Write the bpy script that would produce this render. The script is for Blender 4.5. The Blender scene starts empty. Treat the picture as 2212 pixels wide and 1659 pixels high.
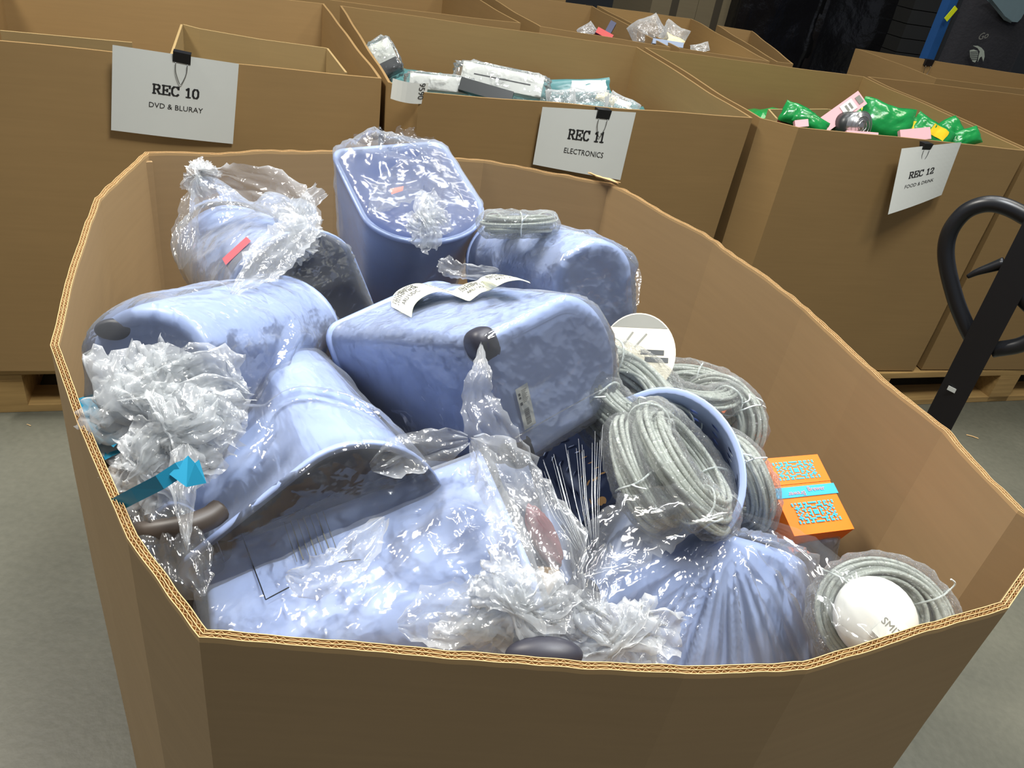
import bpy, bmesh, math, random
import numpy as np
from mathutils import Vector, Matrix, noise
from mathutils.bvhtree import BVHTree

S = bpy.context.scene
COL = S.collection
rnd = random.Random(7)

# ------------------------------------------------------------------ camera
W, H, FPX = 2212.0, 1659.0, 1700.0
PITCH, ROLL = math.radians(32.2), math.radians(-10.0)
CAM = np.array([0.0, 0.0, 1.42])
_fw = np.array([0, math.cos(PITCH), -math.sin(PITCH)])
_rt = np.array([1.0, 0, 0]); _up = np.cross(_rt, _fw)
_c, _s = math.cos(ROLL), math.sin(ROLL)
CR = _c * _rt - _s * _up
CU = _s * _rt + _c * _up
cd = bpy.data.cameras.new('camera'); cam = bpy.data.objects.new('camera', cd); COL.objects.link(cam)
cd.sensor_width = 36; cd.lens = FPX / W * 36; cd.clip_start = 0.02; cd.clip_end = 100
cam.matrix_world = Matrix([[CR[i], CU[i], -_fw[i], CAM[i]] for i in range(3)] + [[0, 0, 0, 1]])
S.camera = cam

# ------------------------------------------------------------------ colour management, world, lamps
S.view_settings.view_transform = 'Standard'
S.view_settings.look = 'None'
S.view_settings.gamma = 1
S.view_settings.use_curve_mapping = False
S.view_settings.exposure = 0.0
try:
    S.cycles.transparent_max_bounces = 24
except Exception:
    pass
wd = bpy.data.worlds.new('warehouse_air'); S.world = wd; wd.use_nodes = True
wd.node_tree.nodes['Background'].inputs[0].default_value = (0.80, 0.86, 1.0, 1)
wd.node_tree.nodes['Background'].inputs[1].default_value = 0.24

def lamp(name, loc, size, power, col=(1, 0.97, 0.92), target=(0.1, 0.9, 0.9)):
    l = bpy.data.lights.new(name, 'AREA'); l.shape = 'RECTANGLE'
    l.size, l.size_y = size; l.energy = power; l.color = col
    o = bpy.data.objects.new(name, l); COL.objects.link(o); o.location = loc
    d = Vector(target) - Vector(loc)
    o.rotation_euler = d.to_track_quat('-Z', 'Y').to_euler()
    return o
lamp('high_bay_lamp', (0.4, 0.8, 3.5), (0.9, 0.4), 72, (0.93, 0.97, 1.0))
lamp('high_bay_lamp', (-0.35, 2.7, 4.6), (1.3, 0.5), 60, (0.97, 0.98, 1.0), (-0.1, 1.0, 0.8))
lamp('high_bay_lamp', (1.5, 3.4, 4.8), (0.4, 1.2), 50, (0.97, 0.97, 1.0), (0.3, 0.9, 0.8))
lamp('high_bay_lamp', (2.4, 3.0, 5.2), (1.4, 0.35), 60, (1, 0.95, 0.80), (1.2, 2.0, 0.5))
lamp('high_bay_lamp', (1.3, 0.0, 4.8), (1.2, 0.4), 62, (1, 0.94, 0.82), (0.9, 2.0, 0.5))
lamp('high_bay_lamp', (-2.3, 1.5, 3.7), (1.0, 0.4), 120, (1, 0.95, 0.86), (0, 1.2, 0.6))
lamp('high_bay_lamp', (0.3, 6.0, 6.0), (2.0, 0.5), 52, (1, 0.95, 0.80), (0.3, 3.4, 0.6))

# ------------------------------------------------------------------ placing helpers
def ray(x, y):
    d = (x - W / 2) / FPX * CR - (y - H / 2) / FPX * CU + _fw
    return d / np.linalg.norm(d)
def at(x, y, z):                       # the point above floor height z seen at a picture position
    d = ray(x, y); return CAM + d * (z - CAM[2]) / d[2]
def atd(x, y, dist):
    return CAM + ray(x, y) * dist
def at_plane(x, y, P, N):
    d = ray(x, y); return CAM + d * (np.dot(np.array(P) - CAM, N) / np.dot(d, N))
RY = math.radians(20.8); CY, SY = math.cos(RY), math.sin(RY)
def UN(u, n, z=0.0):                   # the grid the rows of bins stand on
    return np.array([u * CY - n * SY, u * SY + n * CY, z])
NV = np.array([-SY, CY, 0.0]); UV_ = np.array([CY, SY, 0.0])
def at_n(x, y, n):
    return at_plane(x, y, NV * n, NV)
def un_of(P):
    return float(np.dot(P, UV_)), float(np.dot(P, NV))
def nrm(v):
    v = np.array(v, float); return v / np.linalg.norm(v)

# ------------------------------------------------------------------ materials
MATS = {}
def base_mat(name):
    m = bpy.data.materials.new(name); m.use_nodes = True
    return m, m.node_tree.nodes, m.node_tree.links, m.node_tree.nodes['Principled BSDF']
def srgb(r, g, b):
    f = lambda c: ((c / 255) / 12.92 if c / 255 <= 0.04045 else ((c / 255 + 0.055) / 1.055) ** 2.4)
    return (f(r), f(g), f(b), 1)
def plain(name, col, rough=0.6, metal=0.0, spec=0.5, noise_amt=0.06, nscale=30, bump=0.0, coat=0.0):
    if name in MATS: return MATS[name]
    m, N, L, p = base_mat(name)
    p.inputs['Roughness'].default_value = rough; p.inputs['Metallic'].default_value = metal
    p.inputs['Specular IOR Level'].default_value = spec
    p.inputs['Coat Weight'].default_value = coat
    tc = N.new('ShaderNodeTexCoord'); nz = N.new('ShaderNodeTexNoise'); nz.inputs['Scale'].default_value = nscale
    nz.inputs['Detail'].default_value = 4
    L.new(tc.outputs['Object'], nz.inputs['Vector'])
    mx = N.new('ShaderNodeMix'); mx.data_type = 'RGBA'
    mx.inputs[6].default_value = tuple(c * (1 - noise_amt) for c in col[:3]) + (1,)
    mx.inputs[7].default_value = tuple(min(1, c * (1 + noise_amt)) for c in col[:3]) + (1,)
    L.new(nz.outputs['Fac'], mx.inputs[0]); L.new(mx.outputs[2], p.inputs['Base Color'])
    if bump:
        b = N.new('ShaderNodeBump'); b.inputs['Strength'].default_value = bump; b.inputs['Distance'].default_value = 0.01
        L.new(nz.outputs['Fac'], b.inputs['Height']); L.new(b.outputs['Normal'], p.inputs['Normal'])
    MATS[name] = m
    return m
def cardboard(name, col):
    if name in MATS: return MATS[name]
    m, N, L, p = base_mat(name)
    p.inputs['Roughness'].default_value = 0.62; p.inputs['Specular IOR Level'].default_value = 0.35
    tc = N.new('ShaderNodeTexCoord')
    mp = N.new('ShaderNodeMapping'); mp.inputs['Scale'].default_value = (6, 6, 120)
    n1 = N.new('ShaderNodeTexNoise'); n1.inputs['Scale'].default_value = 1.0; n1.inputs['Detail'].default_value = 5
    n2 = N.new('ShaderNodeTexNoise'); n2.inputs['Scale'].default_value = 3.0; n2.inputs['Detail'].default_value = 6
    L.new(tc.outputs['Object'], mp.inputs['Vector']); L.new(mp.outputs[0], n1.inputs['Vector'])
    L.new(tc.outputs['Object'], n2.inputs['Vector'])
    ad = N.new('ShaderNodeMath'); ad.operation = 'ADD'
    L.new(n1.outputs['Fac'], ad.inputs[0]); L.new(n2.outputs['Fac'], ad.inputs[1])
    ml = N.new('ShaderNodeMath'); ml.operation = 'MULTIPLY'; ml.inputs[1].default_value = 0.5
    L.new(ad.outputs[0], ml.inputs[0])
    mx = N.new('ShaderNodeMix'); mx.data_type = 'RGBA'
    mx.inputs[6].default_value = tuple(c * 0.84 for c in col[:3]) + (1,)
    mx.inputs[7].default_value = tuple(min(1, c * 1.14) for c in col[:3]) + (1,)
    L.new(ml.outputs[0], mx.inputs[0]); L.new(mx.outputs[2], p.inputs['Base Color'])
    b = N.new('ShaderNodeBump'); b.inputs['Strength'].default_value = 0.35; b.inputs['Distance'].default_value = 0.004
    L.new(n2.outputs['Fac'], b.inputs['Height']); L.new(b.outputs['Normal'], p.inputs['Normal'])
    MATS[name] = m
    return m
def film(name, scale=22, haze=0.07, strength=0.8, rough=0.10, stretch=(1, 1, 1), spec=1.0, tint=(0.97, 0.98, 0.98)):
    if name in MATS: return MATS[name]
    m = bpy.data.materials.new(name); m.use_nodes = True
    N, L = m.node_tree.nodes, m.node_tree.links; N.clear()
    out = N.new('ShaderNodeOutputMaterial')
    tc = N.new('ShaderNodeTexCoord'); mp = N.new('ShaderNodeMapping'); mp.inputs['Scale'].default_value = stretch
    L.new(tc.outputs['Object'], mp.inputs['Vector'])
    # crumple: warped ridges + facets
    nz = N.new('ShaderNodeTexNoise'); nz.inputs['Scale'].default_value = scale; nz.inputs['Detail'].default_value = 3
    L.new(mp.outputs[0], nz.inputs['Vector'])
    ab = N.new('ShaderNodeMath'); ab.operation = 'SUBTRACT'; ab.inputs[1].default_value = 0.5
    L.new(nz.outputs['Fac'], ab.inputs[0])
    aa = N.new('ShaderNodeMath'); aa.operation = 'ABSOLUTE'; L.new(ab.outputs[0], aa.inputs[0])
    vo = N.new('ShaderNodeTexVoronoi'); vo.inputs['Scale'].default_value = scale * 1.1
    wv = N.new('ShaderNodeVectorMath'); wv.operation = 'MULTIPLY_ADD'
    wv.inputs[1].default_value = (0.04, 0.04, 0.04)
    L.new(nz.outputs['Color'], wv.inputs[0]); L.new(mp.outputs[0], wv.inputs[2]); L.new(wv.outputs[0], vo.inputs['Vector'])
    ad = N.new('ShaderNodeMath'); ad.operation = 'MULTIPLY_ADD'; ad.inputs[1].default_value = 0.55
    L.new(vo.outputs['Distance'], ad.inputs[0]); L.new(aa.outputs[0], ad.inputs[2])
    b = N.new('ShaderNodeBump'); b.inputs['Strength'].default_value = strength; b.inputs['Distance'].default_value = 0.012
    L.new(ad.outputs[0], b.inputs['Height'])
    tr = N.new('ShaderNodeBsdfTransparent'); tr.inputs[0].default_value = tint + (1,)
    gl = N.new('ShaderNodeBsdfGlossy'); gl.inputs['Roughness'].default_value = rough
    L.new(b.outputs['Normal'], gl.inputs['Normal'])
    df = N.new('ShaderNodeBsdfDiffuse'); df.inputs[0].default_value = (0.93, 0.95, 0.96, 1)
    tl = N.new('ShaderNodeBsdfTranslucent'); tl.inputs[0].default_value = (0.93, 0.95, 0.96, 1)
    dm = N.new('ShaderNodeMixShader'); dm.inputs[0].default_value = .4; L.new(df.outputs[0], dm.inputs[1]); L.new(tl.outputs[0], dm.inputs[2])
    fr = N.new('ShaderNodeFresnel'); fr.inputs['IOR'].default_value = 1.5; L.new(b.outputs['Normal'], fr.inputs['Normal'])
    f2 = N.new('ShaderNodeMath'); f2.operation = 'MULTIPLY_ADD'; f2.inputs[1].default_value = 0.9 * spec; f2.inputs[2].default_value = 0.045 * spec
    f2.use_clamp = True; L.new(fr.outputs[0], f2.inputs[0])
    m1 = N.new('ShaderNodeMixShader'); L.new(f2.outputs[0], m1.inputs[0]); L.new(tr.outputs[0], m1.inputs[1]); L.new(gl.outputs[0], m1.inputs[2])
    # cloudier where creased and where seen edge on
    lw = N.new('ShaderNodeLayerWeight'); lw.inputs['Blend'].default_value = 0.35
    hz = N.new('ShaderNodeMath'); hz.operation = 'MULTIPLY_ADD'; hz.inputs[1].default_value = haze * 2.2; hz.inputs[2].default_value = haze
    hz.use_clamp = True; L.new(lw.outputs['Facing'], hz.inputs[0])
    m2 = N.new('ShaderNodeMixShader'); L.new(hz.outputs[0], m2.inputs[0]); L.new(m1.outputs[0], m2.inputs[1]); L.new(dm.outputs[0], m2.inputs[2])
    L.new(m2.outputs[0], out.inputs[0])
    MATS[name] = m
    return m

M_card = cardboard('brown_cardboard', srgb(142, 114, 72))
M_card_in = cardboard('brown_cardboard_front', srgb(166, 138, 99))
M_liner = cardboard('pale_liner', srgb(160, 136, 92))
M_edge = cardboard('cardboard_edge', srgb(200, 165, 115))
M_blue = plain('periwinkle_plastic', srgb(158, 175, 215), rough=0.38, spec=0.5, noise_amt=0.02)
M_foot = plain('dark_rubber', srgb(52, 52, 62), rough=0.45)
M_paper = plain('white_paper', srgb(214, 216, 208), rough=0.7, noise_amt=0.02)
M_ink = plain('black_ink', srgb(28, 28, 28), rough=0.6)
M_inkgrey = plain('grey_ink', srgb(120, 120, 112), rough=0.6)
M_black = plain('black_metal', srgb(24, 25, 28), rough=0.35, spec=0.5)
M_wire = plain('steel_wire', srgb(150, 152, 150), rough=0.25, metal=0.9)
M_cable = plain('grey_cable', srgb(186, 191, 182), rough=0.42, noise_amt=0.08, nscale=8)
M_tie = plain('white_tie', srgb(215, 222, 218), rough=0.5)
M_orange = plain('orange_print', srgb(255, 122, 26), rough=0.38, noise_amt=0.02)
M_bluep = plain('blue_print', srgb(56, 170, 214), rough=0.4, noise_amt=0.02)
M_red = plain('red_print', srgb(190, 50, 45), rough=0.4)
M_green = plain('green_foil', srgb(20, 128, 60), rough=0.22, noise_amt=0.25, nscale=20, bump=0.3)
M_yellow = plain('yellow_print', srgb(225, 190, 30), rough=0.35, noise_amt=0.2, nscale=60)
M_pink = plain('pink_card', srgb(222, 165, 170), rough=0.5, noise_amt=0.05)
M_tin = plain('tin', srgb(190, 190, 188), rough=0.22, metal=0.9)
M_darkprint = plain('dark_print', srgb(45, 48, 48), rough=0.35)
M_teal = plain('teal_print', srgb(70, 120, 122), rough=0.35, noise_amt=0.3, nscale=10)
M_white = plain('white_plastic', srgb(222, 222, 215), rough=0.35, noise_amt=0.02)
M_cyan = plain('cyan_tape', srgb(34, 138, 172), rough=0.4, spec=0.4)
M_navy = plain('navy_print', srgb(40, 45, 80), rough=0.4)
M_cream = plain('cream_print', srgb(222, 210, 170), rough=0.4, noise_amt=0.25, nscale=90)
M_rack = plain('blue_rack_paint', srgb(34, 78, 132), rough=0.4)
M_hiviz = plain('yellow_strap', srgb(205, 215, 20), rough=0.5)
M_fabric = plain('black_fabric', srgb(30, 30, 35), rough=0.9, bump=0.3, nscale=60)
M_greyfab = plain('grey_fabric', srgb(92, 112, 118), rough=0.8)
M_blackwrap = plain('black_stretch_wrap', srgb(16, 16, 18), rough=0.18, bump=0.8, nscale=9, spec=0.5)
M_darkmesh = plain('dark_crates', srgb(36, 36, 34), rough=0.5)
M_dimcard = cardboard('dim_cardboard', srgb(108, 98, 76))
M_film = film('clear_film', 20, 0.055, 0.75, 0.09)
M_film_hazy = film('crumpled_film', 30, 0.17, 0.85, 0.14)
M_film_fold = film('folded_film', 14, 0.05, 0.6, 0.10, (2.2, 2.2, 0.45))
M_film_fine = film('shrink_film', 90, 0.05, 0.9, 0.10, (1, 1, 1), .7)

# wood
def wood():
    m, N, L, p = base_mat('pallet_wood'); p.inputs['Roughness'].default_value = 0.75
    tc = N.new('ShaderNodeTexCoord'); mp = N.new('ShaderNodeMapping'); mp.inputs['Scale'].default_value = (2, 30, 30)
    nz = N.new('ShaderNodeTexNoise'); nz.inputs['Scale'].default_value = 2; nz.inputs['Detail'].default_value = 6
    L.new(tc.outputs['Object'], mp.inputs[0]); L.new(mp.outputs[0], nz.inputs['Vector'])
    cr = N.new('ShaderNodeValToRGB'); cr.color_ramp.elements[0].color = srgb(120, 92, 50); cr.color_ramp.elements[1].color = srgb(198, 162, 100)
    L.new(nz.outputs['Fac'], cr.inputs[0]); L.new(cr.outputs[0], p.inputs['Base Color'])
    return m
M_wood = wood()
def concrete():
    m, N, L, p = base_mat('concrete_floor'); p.inputs['Roughness'].default_value = 0.5
    tc = N.new('ShaderNodeTexCoord')
    n1 = N.new('ShaderNodeTexNoise'); n1.inputs['Scale'].default_value = 1.3; n1.inputs['Detail'].default_value = 8
    n2 = N.new('ShaderNodeTexNoise'); n2.inputs['Scale'].default_value = 60; n2.inputs['Detail'].default_value = 4
    L.new(tc.outputs['Object'], n1.inputs['Vector']); L.new(tc.outputs['Object'], n2.inputs['Vector'])
    cr = N.new('ShaderNodeValToRGB'); cr.color_ramp.elements[0].position = 0.3; cr.color_ramp.elements[1].position = 0.75
    cr.color_ramp.elements[0].color = srgb(74, 75, 64); cr.color_ramp.elements[1].color = srgb(108, 107, 93)
    ad = N.new('ShaderNodeMath'); ad.operation = 'MULTIPLY_ADD'; ad.inputs[1].default_value = 0.25
    L.new(n2.outputs['Fac'], ad.inputs[0]); L.new(n1.outputs['Fac'], ad.inputs[2])
    L.new(ad.outputs[0], cr.inputs[0]); L.new(cr.outputs[0], p.inputs['Base Color'])
    b = N.new('ShaderNodeBump'); b.inputs['Strength'].default_value = 0.15; b.inputs['Distance'].default_value = 0.005
    L.new(n2.outputs['Fac'], b.inputs['Height']); L.new(b.outputs['Normal'], p.inputs['Normal'])
    return m
M_floor = concrete()
def holed():                           # perforated tub: round holes through the wall, laid out on the wall's own UVs
    m, N, L, p = base_mat('perforated_plastic')
    p.inputs['Base Color'].default_value = srgb(158, 175, 215); p.inputs['Roughness'].default_value = 0.38
    uv = N.new('ShaderNodeUVMap'); uv.uv_map = 'UVMap'
    mp = N.new('ShaderNodeVectorMath'); mp.operation = 'MULTIPLY'; mp.inputs[1].default_value = (1 / 0.035, 1 / 0.035, 0)
    fr = N.new('ShaderNodeVectorMath'); fr.operation = 'FRACTION'
    sb = N.new('ShaderNodeVectorMath'); sb.operation = 'SUBTRACT'; sb.inputs[1].default_value = (0.5, 0.5, 0)
    ln = N.new('ShaderNodeVectorMath'); ln.operation = 'LENGTH'
    lt = N.new('ShaderNodeMath'); lt.operation = 'LESS_THAN'; lt.inputs[1].default_value = 0.19
    L.new(uv.outputs[0], mp.inputs[0]); L.new(mp.outputs[0], fr.inputs[0]); L.new(fr.outputs[0], sb.inputs[0]); L.new(sb.outputs[0], ln.inputs[0]); L.new(ln.outputs['Value'], lt.inputs[0])
    sx = N.new('ShaderNodeSeparateXYZ'); L.new(uv.outputs[0], sx.inputs[0])
    gt = N.new('ShaderNodeMath'); gt.operation = 'GREATER_THAN'; gt.inputs[1].default_value = 0.035; L.new(sx.outputs[1], gt.inputs[0])
    mu = N.new('ShaderNodeMath'); mu.operation = 'MULTIPLY'; L.new(lt.outputs[0], mu.inputs[0]); L.new(gt.outputs[0], mu.inputs[1])
    tr = N.new('ShaderNodeBsdfTransparent'); ms = N.new('ShaderNodeMixShader')
    out = N['Material Output']
    L.new(mu.outputs[0], ms.inputs[0]); L.new(p.outputs[0], ms.inputs[1]); L.new(tr.outputs[0], ms.inputs[2]); L.new(ms.outputs[0], out.inputs[0])
    return m
M_holed = holed()

# ------------------------------------------------------------------ object helpers
def link(o, parent=None):
    COL.objects.link(o)
    if parent is not None: o.parent = parent
    return o
def mesh_obj(name, V, F, mat, parent=None, smooth=False, uvs=None):
    me = bpy.data.meshes.new(name)
    me.from_pydata([tuple(map(float, v)) for v in V], [], [tuple(f) for f in F]); me.update()
    if mat is not None: me.materials.append(mat)
    if smooth:
        me.polygons.foreach_set('use_smooth', [True] * len(me.polygons))
    o = bpy.data.objects.new(name, me); link(o, parent)
    if parent is not None and parent.get('_world'):
        pass
    return o
def tag(o, label=None, cat=None, group=None, kind=None):
    if label: o['label'] = label
    if cat: o['category'] = cat
    if group: o['group'] = group
    if kind: o['kind'] = kind
    return o
def thing(name, label, cat, group=None, loc=None, mat=None):
    o = bpy.data.objects.new(name, None); COL.objects.link(o)
    o.empty_display_size = 0.05
    if mat is not None: o.matrix_world = mat
    elif loc is not None: o.matrix_world = Matrix.Translation(Vector(tuple(map(float, loc))))
    MW[o.name] = o.matrix_world.copy() if mat is None and loc is None else (mat.copy() if mat is not None else Matrix.Translation(Vector(tuple(map(float, loc)))))
    return tag(o, label, cat, group)
MW = {}
def wpart(name, V, F, mat, parent, smooth=False):
    """a part given in world coordinates"""
    inv = MW[parent.name].inverted()
    return mesh_obj(name, [inv @ Vector(tuple(map(float, v))) for v in V], F, mat, parent, smooth)
def frame(P, X, Y, Z):
    return Matrix([[X[i], Y[i], Z[i], P[i]] for i in range(3)] + [[0, 0, 0, 1]])

class MB:
    def __init__(s): s.V = []; s.F = []
    def add(s, V, F):
        k = len(s.V); s.V += [np.array(v, float) for v in V]; s.F += [tuple(i + k for i in f) for f in F]; return s
    def box(s, c, d, X=(1, 0, 0), Y=(0, 1, 0), Z=(0, 0, 1)):
        c = np.array(c, float); X, Y, Z = map(np.array, (X, Y, Z)); V = []
        for i in (-.5, .5):
            for j in (-.5, .5):
                for k in (-.5, .5): V.append(c + X * d[0] * i + Y * d[1] * j + Z * d[2] * k)
        return s.add(V, [(0, 1, 3, 2), (4, 6, 7, 5), (0, 4, 5, 1), (2, 3, 7, 6), (0, 2, 6, 4), (1, 5, 7, 3)])
    def tube(s, pts, r, n=10, closed=False, cap=True):
        pts = [np.array(p, float) for p in pts]; m = len(pts); V = []; F = []
        ref = None
        for i, p in enumerate(pts):
            a = pts[(i - 1) % m] if (closed or i > 0) else p; b = pts[(i + 1) % m] if (closed or i < m - 1) else p
            t = nrm(b - a)
            if ref is None: ref = nrm(np.cross(t, [0.13, 0.31, 0.94] if abs(t[2]) < .9 else [1, 0, 0]))
            ref = nrm(ref - t * np.dot(ref, t)); bn = np.cross(t, ref)
            rr = r[i] if hasattr(r, '__len__') else r
            for k in range(n):
                a_ = 2 * math.pi * k / n; V.append(p + rr * (math.cos(a_) * ref + math.sin(a_) * bn))
        for i in range(m if closed else m - 1):
            for k in range(n):
                F.append((i * n + k, i * n + (k + 1) % n, ((i + 1) % m) * n + (k + 1) % n, ((i + 1) % m) * n + k))
        if cap and not closed: F.append(tuple(range(n))[::-1]); F.append(tuple((m - 1) * n + k for k in range(n)))
        return s.add(V, F)
    def build(s, name, mat, parent=None, smooth=False, world=False):
        if world and parent is not None: return wpart(name, s.V, s.F, mat, parent, smooth)
        return mesh_obj(name, s.V, s.F, mat, parent, smooth)

def sm(pts, k=8):                      # catmull-rom through points
    P = [np.array(p, float) for p in pts]; P = [2 * P[0] - P[1]] + P + [2 * P[-1] - P[-2]]; out = []
    for i in range(1, len(P) - 2):
        for j in range(k):
            t = j / k
            out.append(0.5 * ((2 * P[i]) + (-P[i - 1] + P[i + 1]) * t + (2 * P[i - 1] - 5 * P[i] + 4 * P[i + 1] - P[i + 2]) * t * t + (-P[i - 1] + 3 * P[i] - 3 * P[i + 1] + P[i + 2]) * t ** 3))
    out.append(P[-2]); return out

def bvh_of(objs):
    V = []; F = []
    for o in objs:
        k = len(V)
        mw = MW.get(o.parent.name, Matrix()) if o.parent else MW.get(o.name, Matrix())
        V += [mw @ v.co for v in o.data.vertices]; F += [tuple(i + k for i in p.vertices) for p in o.data.polygons]
    return BVHTree.FromPolygons(V, F)
def hit(bvh, x, y, off=0.001, default=None):
    d = Vector(ray(x, y)); c = Vector(CAM)
    loc, n, i, dist = bvh.ray_cast(c, d)
    if loc is None: return None if default is None else np.array(default)
    if n.dot(d) > 0: n = -n
    return np.array(loc + n * off)

def text_mesh(txt, size):
    cu = bpy.data.curves.new('lettering', 'FONT'); cu.body = txt; cu.size = size; cu.align_x = 'CENTER'; cu.align_y = 'CENTER'; cu.resolution_u = 2
    o = bpy.data.objects.new('lettering', cu); COL.objects.link(o)
    dg = bpy.context.evaluated_depsgraph_get(); me = bpy.data.meshes.new_from_object(o.evaluated_get(dg))
    V = [v.co.copy() for v in me.vertices]; F = [tuple(p.vertices) for p in me.polygons]
    bpy.data.objects.remove(o); bpy.data.meshes.remove(me); bpy.data.curves.remove(cu)
    return V, F

# slab-serif capitals and digits, drawn stroke by stroke in a unit-high box
GL = {'R': (.86, [((.14, 0), (.14, 1)), ((.0, 0.04), (.32, .04)), ((.0, .96), (.5, .96)), ((.5, .96), (.66, .84)), ((.66, .84), (.66, .64)), ((.66, .64), (.5, .5)), ((.5, .5), (.14, .5)), ((.42, .5), (.68, .04)), ((.6, .04), (.84, .04))]),
      'E': (.82, [((.14, 0), (.14, 1)), ((0, .04), (.74, .04)), ((0, .96), (.74, .96)), ((.14, .5), (.5, .5)), ((.5, .36), (.5, .64)), ((.74, .0), (.74, .28)), ((.74, .72), (.74, 1))]),
      'C': (.84, [((.72, .72), (.72, 1)), ((.72, .82), (.56, .96)), ((.56, .96), (.28, .96)), ((.28, .96), (.1, .74)), ((.1, .74), (.1, .26)), ((.1, .26), (.28, .04)), ((.28, .04), (.56, .04)), ((.56, .04), (.74, .2))]),
      '0': (.74, [((.22, .04), (.46, .04)), ((.46, .04), (.6, .26)), ((.6, .26), (.6, .74)), ((.6, .74), (.46, .96)), ((.46, .96), (.22, .96)), ((.22, .96), (.08, .74)), ((.08, .74), (.08, .26)), ((.08, .26), (.22, .04))]),
      '1': (.62, [((.3, 0), (.3, 1)), ((.08, .04), (.52, .04)), ((.08, .8), (.3, .96))]),
      '2': (.74, [((.1, .72), (.1, .84)), ((.1, .84), (.24, .96)), ((.24, .96), (.46, .96)), ((.46, .96), (.6, .8)), ((.6, .8), (.58, .6)), ((.58, .6), (.1, .14)), ((.06, .04), (.62, .04)), ((.62, .0), (.62, .22))]),
      ' ': (.45, [])}
def slab(txt, h, wt=.20):
    V = []; F = []; x = 0; zz = 0
    for ch in txt:
        w, st = GL[ch]
        for (a, b) in st:
            a = np.array(a, float); b = np.array(b, float); d = nrm(b - a); n = np.array([-d[1], d[0]]) * wt / 2
            if abs(d[1]) < .2 or ch in 'R' and False: n = n * 0.62
            a = a - d * wt * .2; b = b + d * wt * .2; k = len(V); zz += 1e-6
            for q in (a + n, a - n, b - n, b + n): V.append(((q[0] + x), q[1], zz / h))
            F.append((k, k + 1, k + 2, k + 3))
        x += w + .06
    return [(((v[0] - x / 2) * h), (v[1] - .5) * h, v[2] * h) for v in V], F

# =================================================================== setting
def plane(name, P, mat):
    o = mesh_obj(name, P, [(0, 1, 2, 3)], mat); o['kind'] = 'structure'; return o
mb = MB(); mb.box((0, 5, -0.05), (26, 24, 0.1)); o = mb.build('floor', M_floor); o['kind'] = 'structure'
M_wall = plain('dark_wall', srgb(70, 72, 74), rough=0.8)
mb = MB(); mb.box((0, 13.0, 4.0), (24, 0.2, 8)); o = mb.build('wall_back', M_wall); o['kind'] = 'structure'

# =================================================================== cardboard bins
def offset_poly(P, d):                 # inward offset of a CCW polygon
    n = len(P); out = []
    for i in range(n):
        a, b, c = P[i - 1], P[i], P[(i + 1) % n]
        e1 = nrm(b - a); e2 = nrm(c - b); n1 = np.array([-e1[1], e1[0]]); n2 = np.array([-e2[1], e2[0]])
        bi = n1 + n2; bi = bi / (bi @ bi) * 2
        l = np.linalg.norm(bi)
        if l > 2: bi = bi * 2 / l
        out.append(b + bi * d)
    return out
def resample(P, step):
    out = []
    n = len(P)
    for i in range(n):
        a, b = P[i], P[(i + 1) % n]; m = max(1, int(np.linalg.norm(b - a) / step))
        for k in range(m): out.append(a + (b - a) * k / m)
    return out
def ccw(P):
    A = sum(P[i - 1][0] * P[i][1] - P[i][0] * P[i - 1][1] for i in range(len(P)))
    return P if A > 0 else P[::-1]

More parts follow.
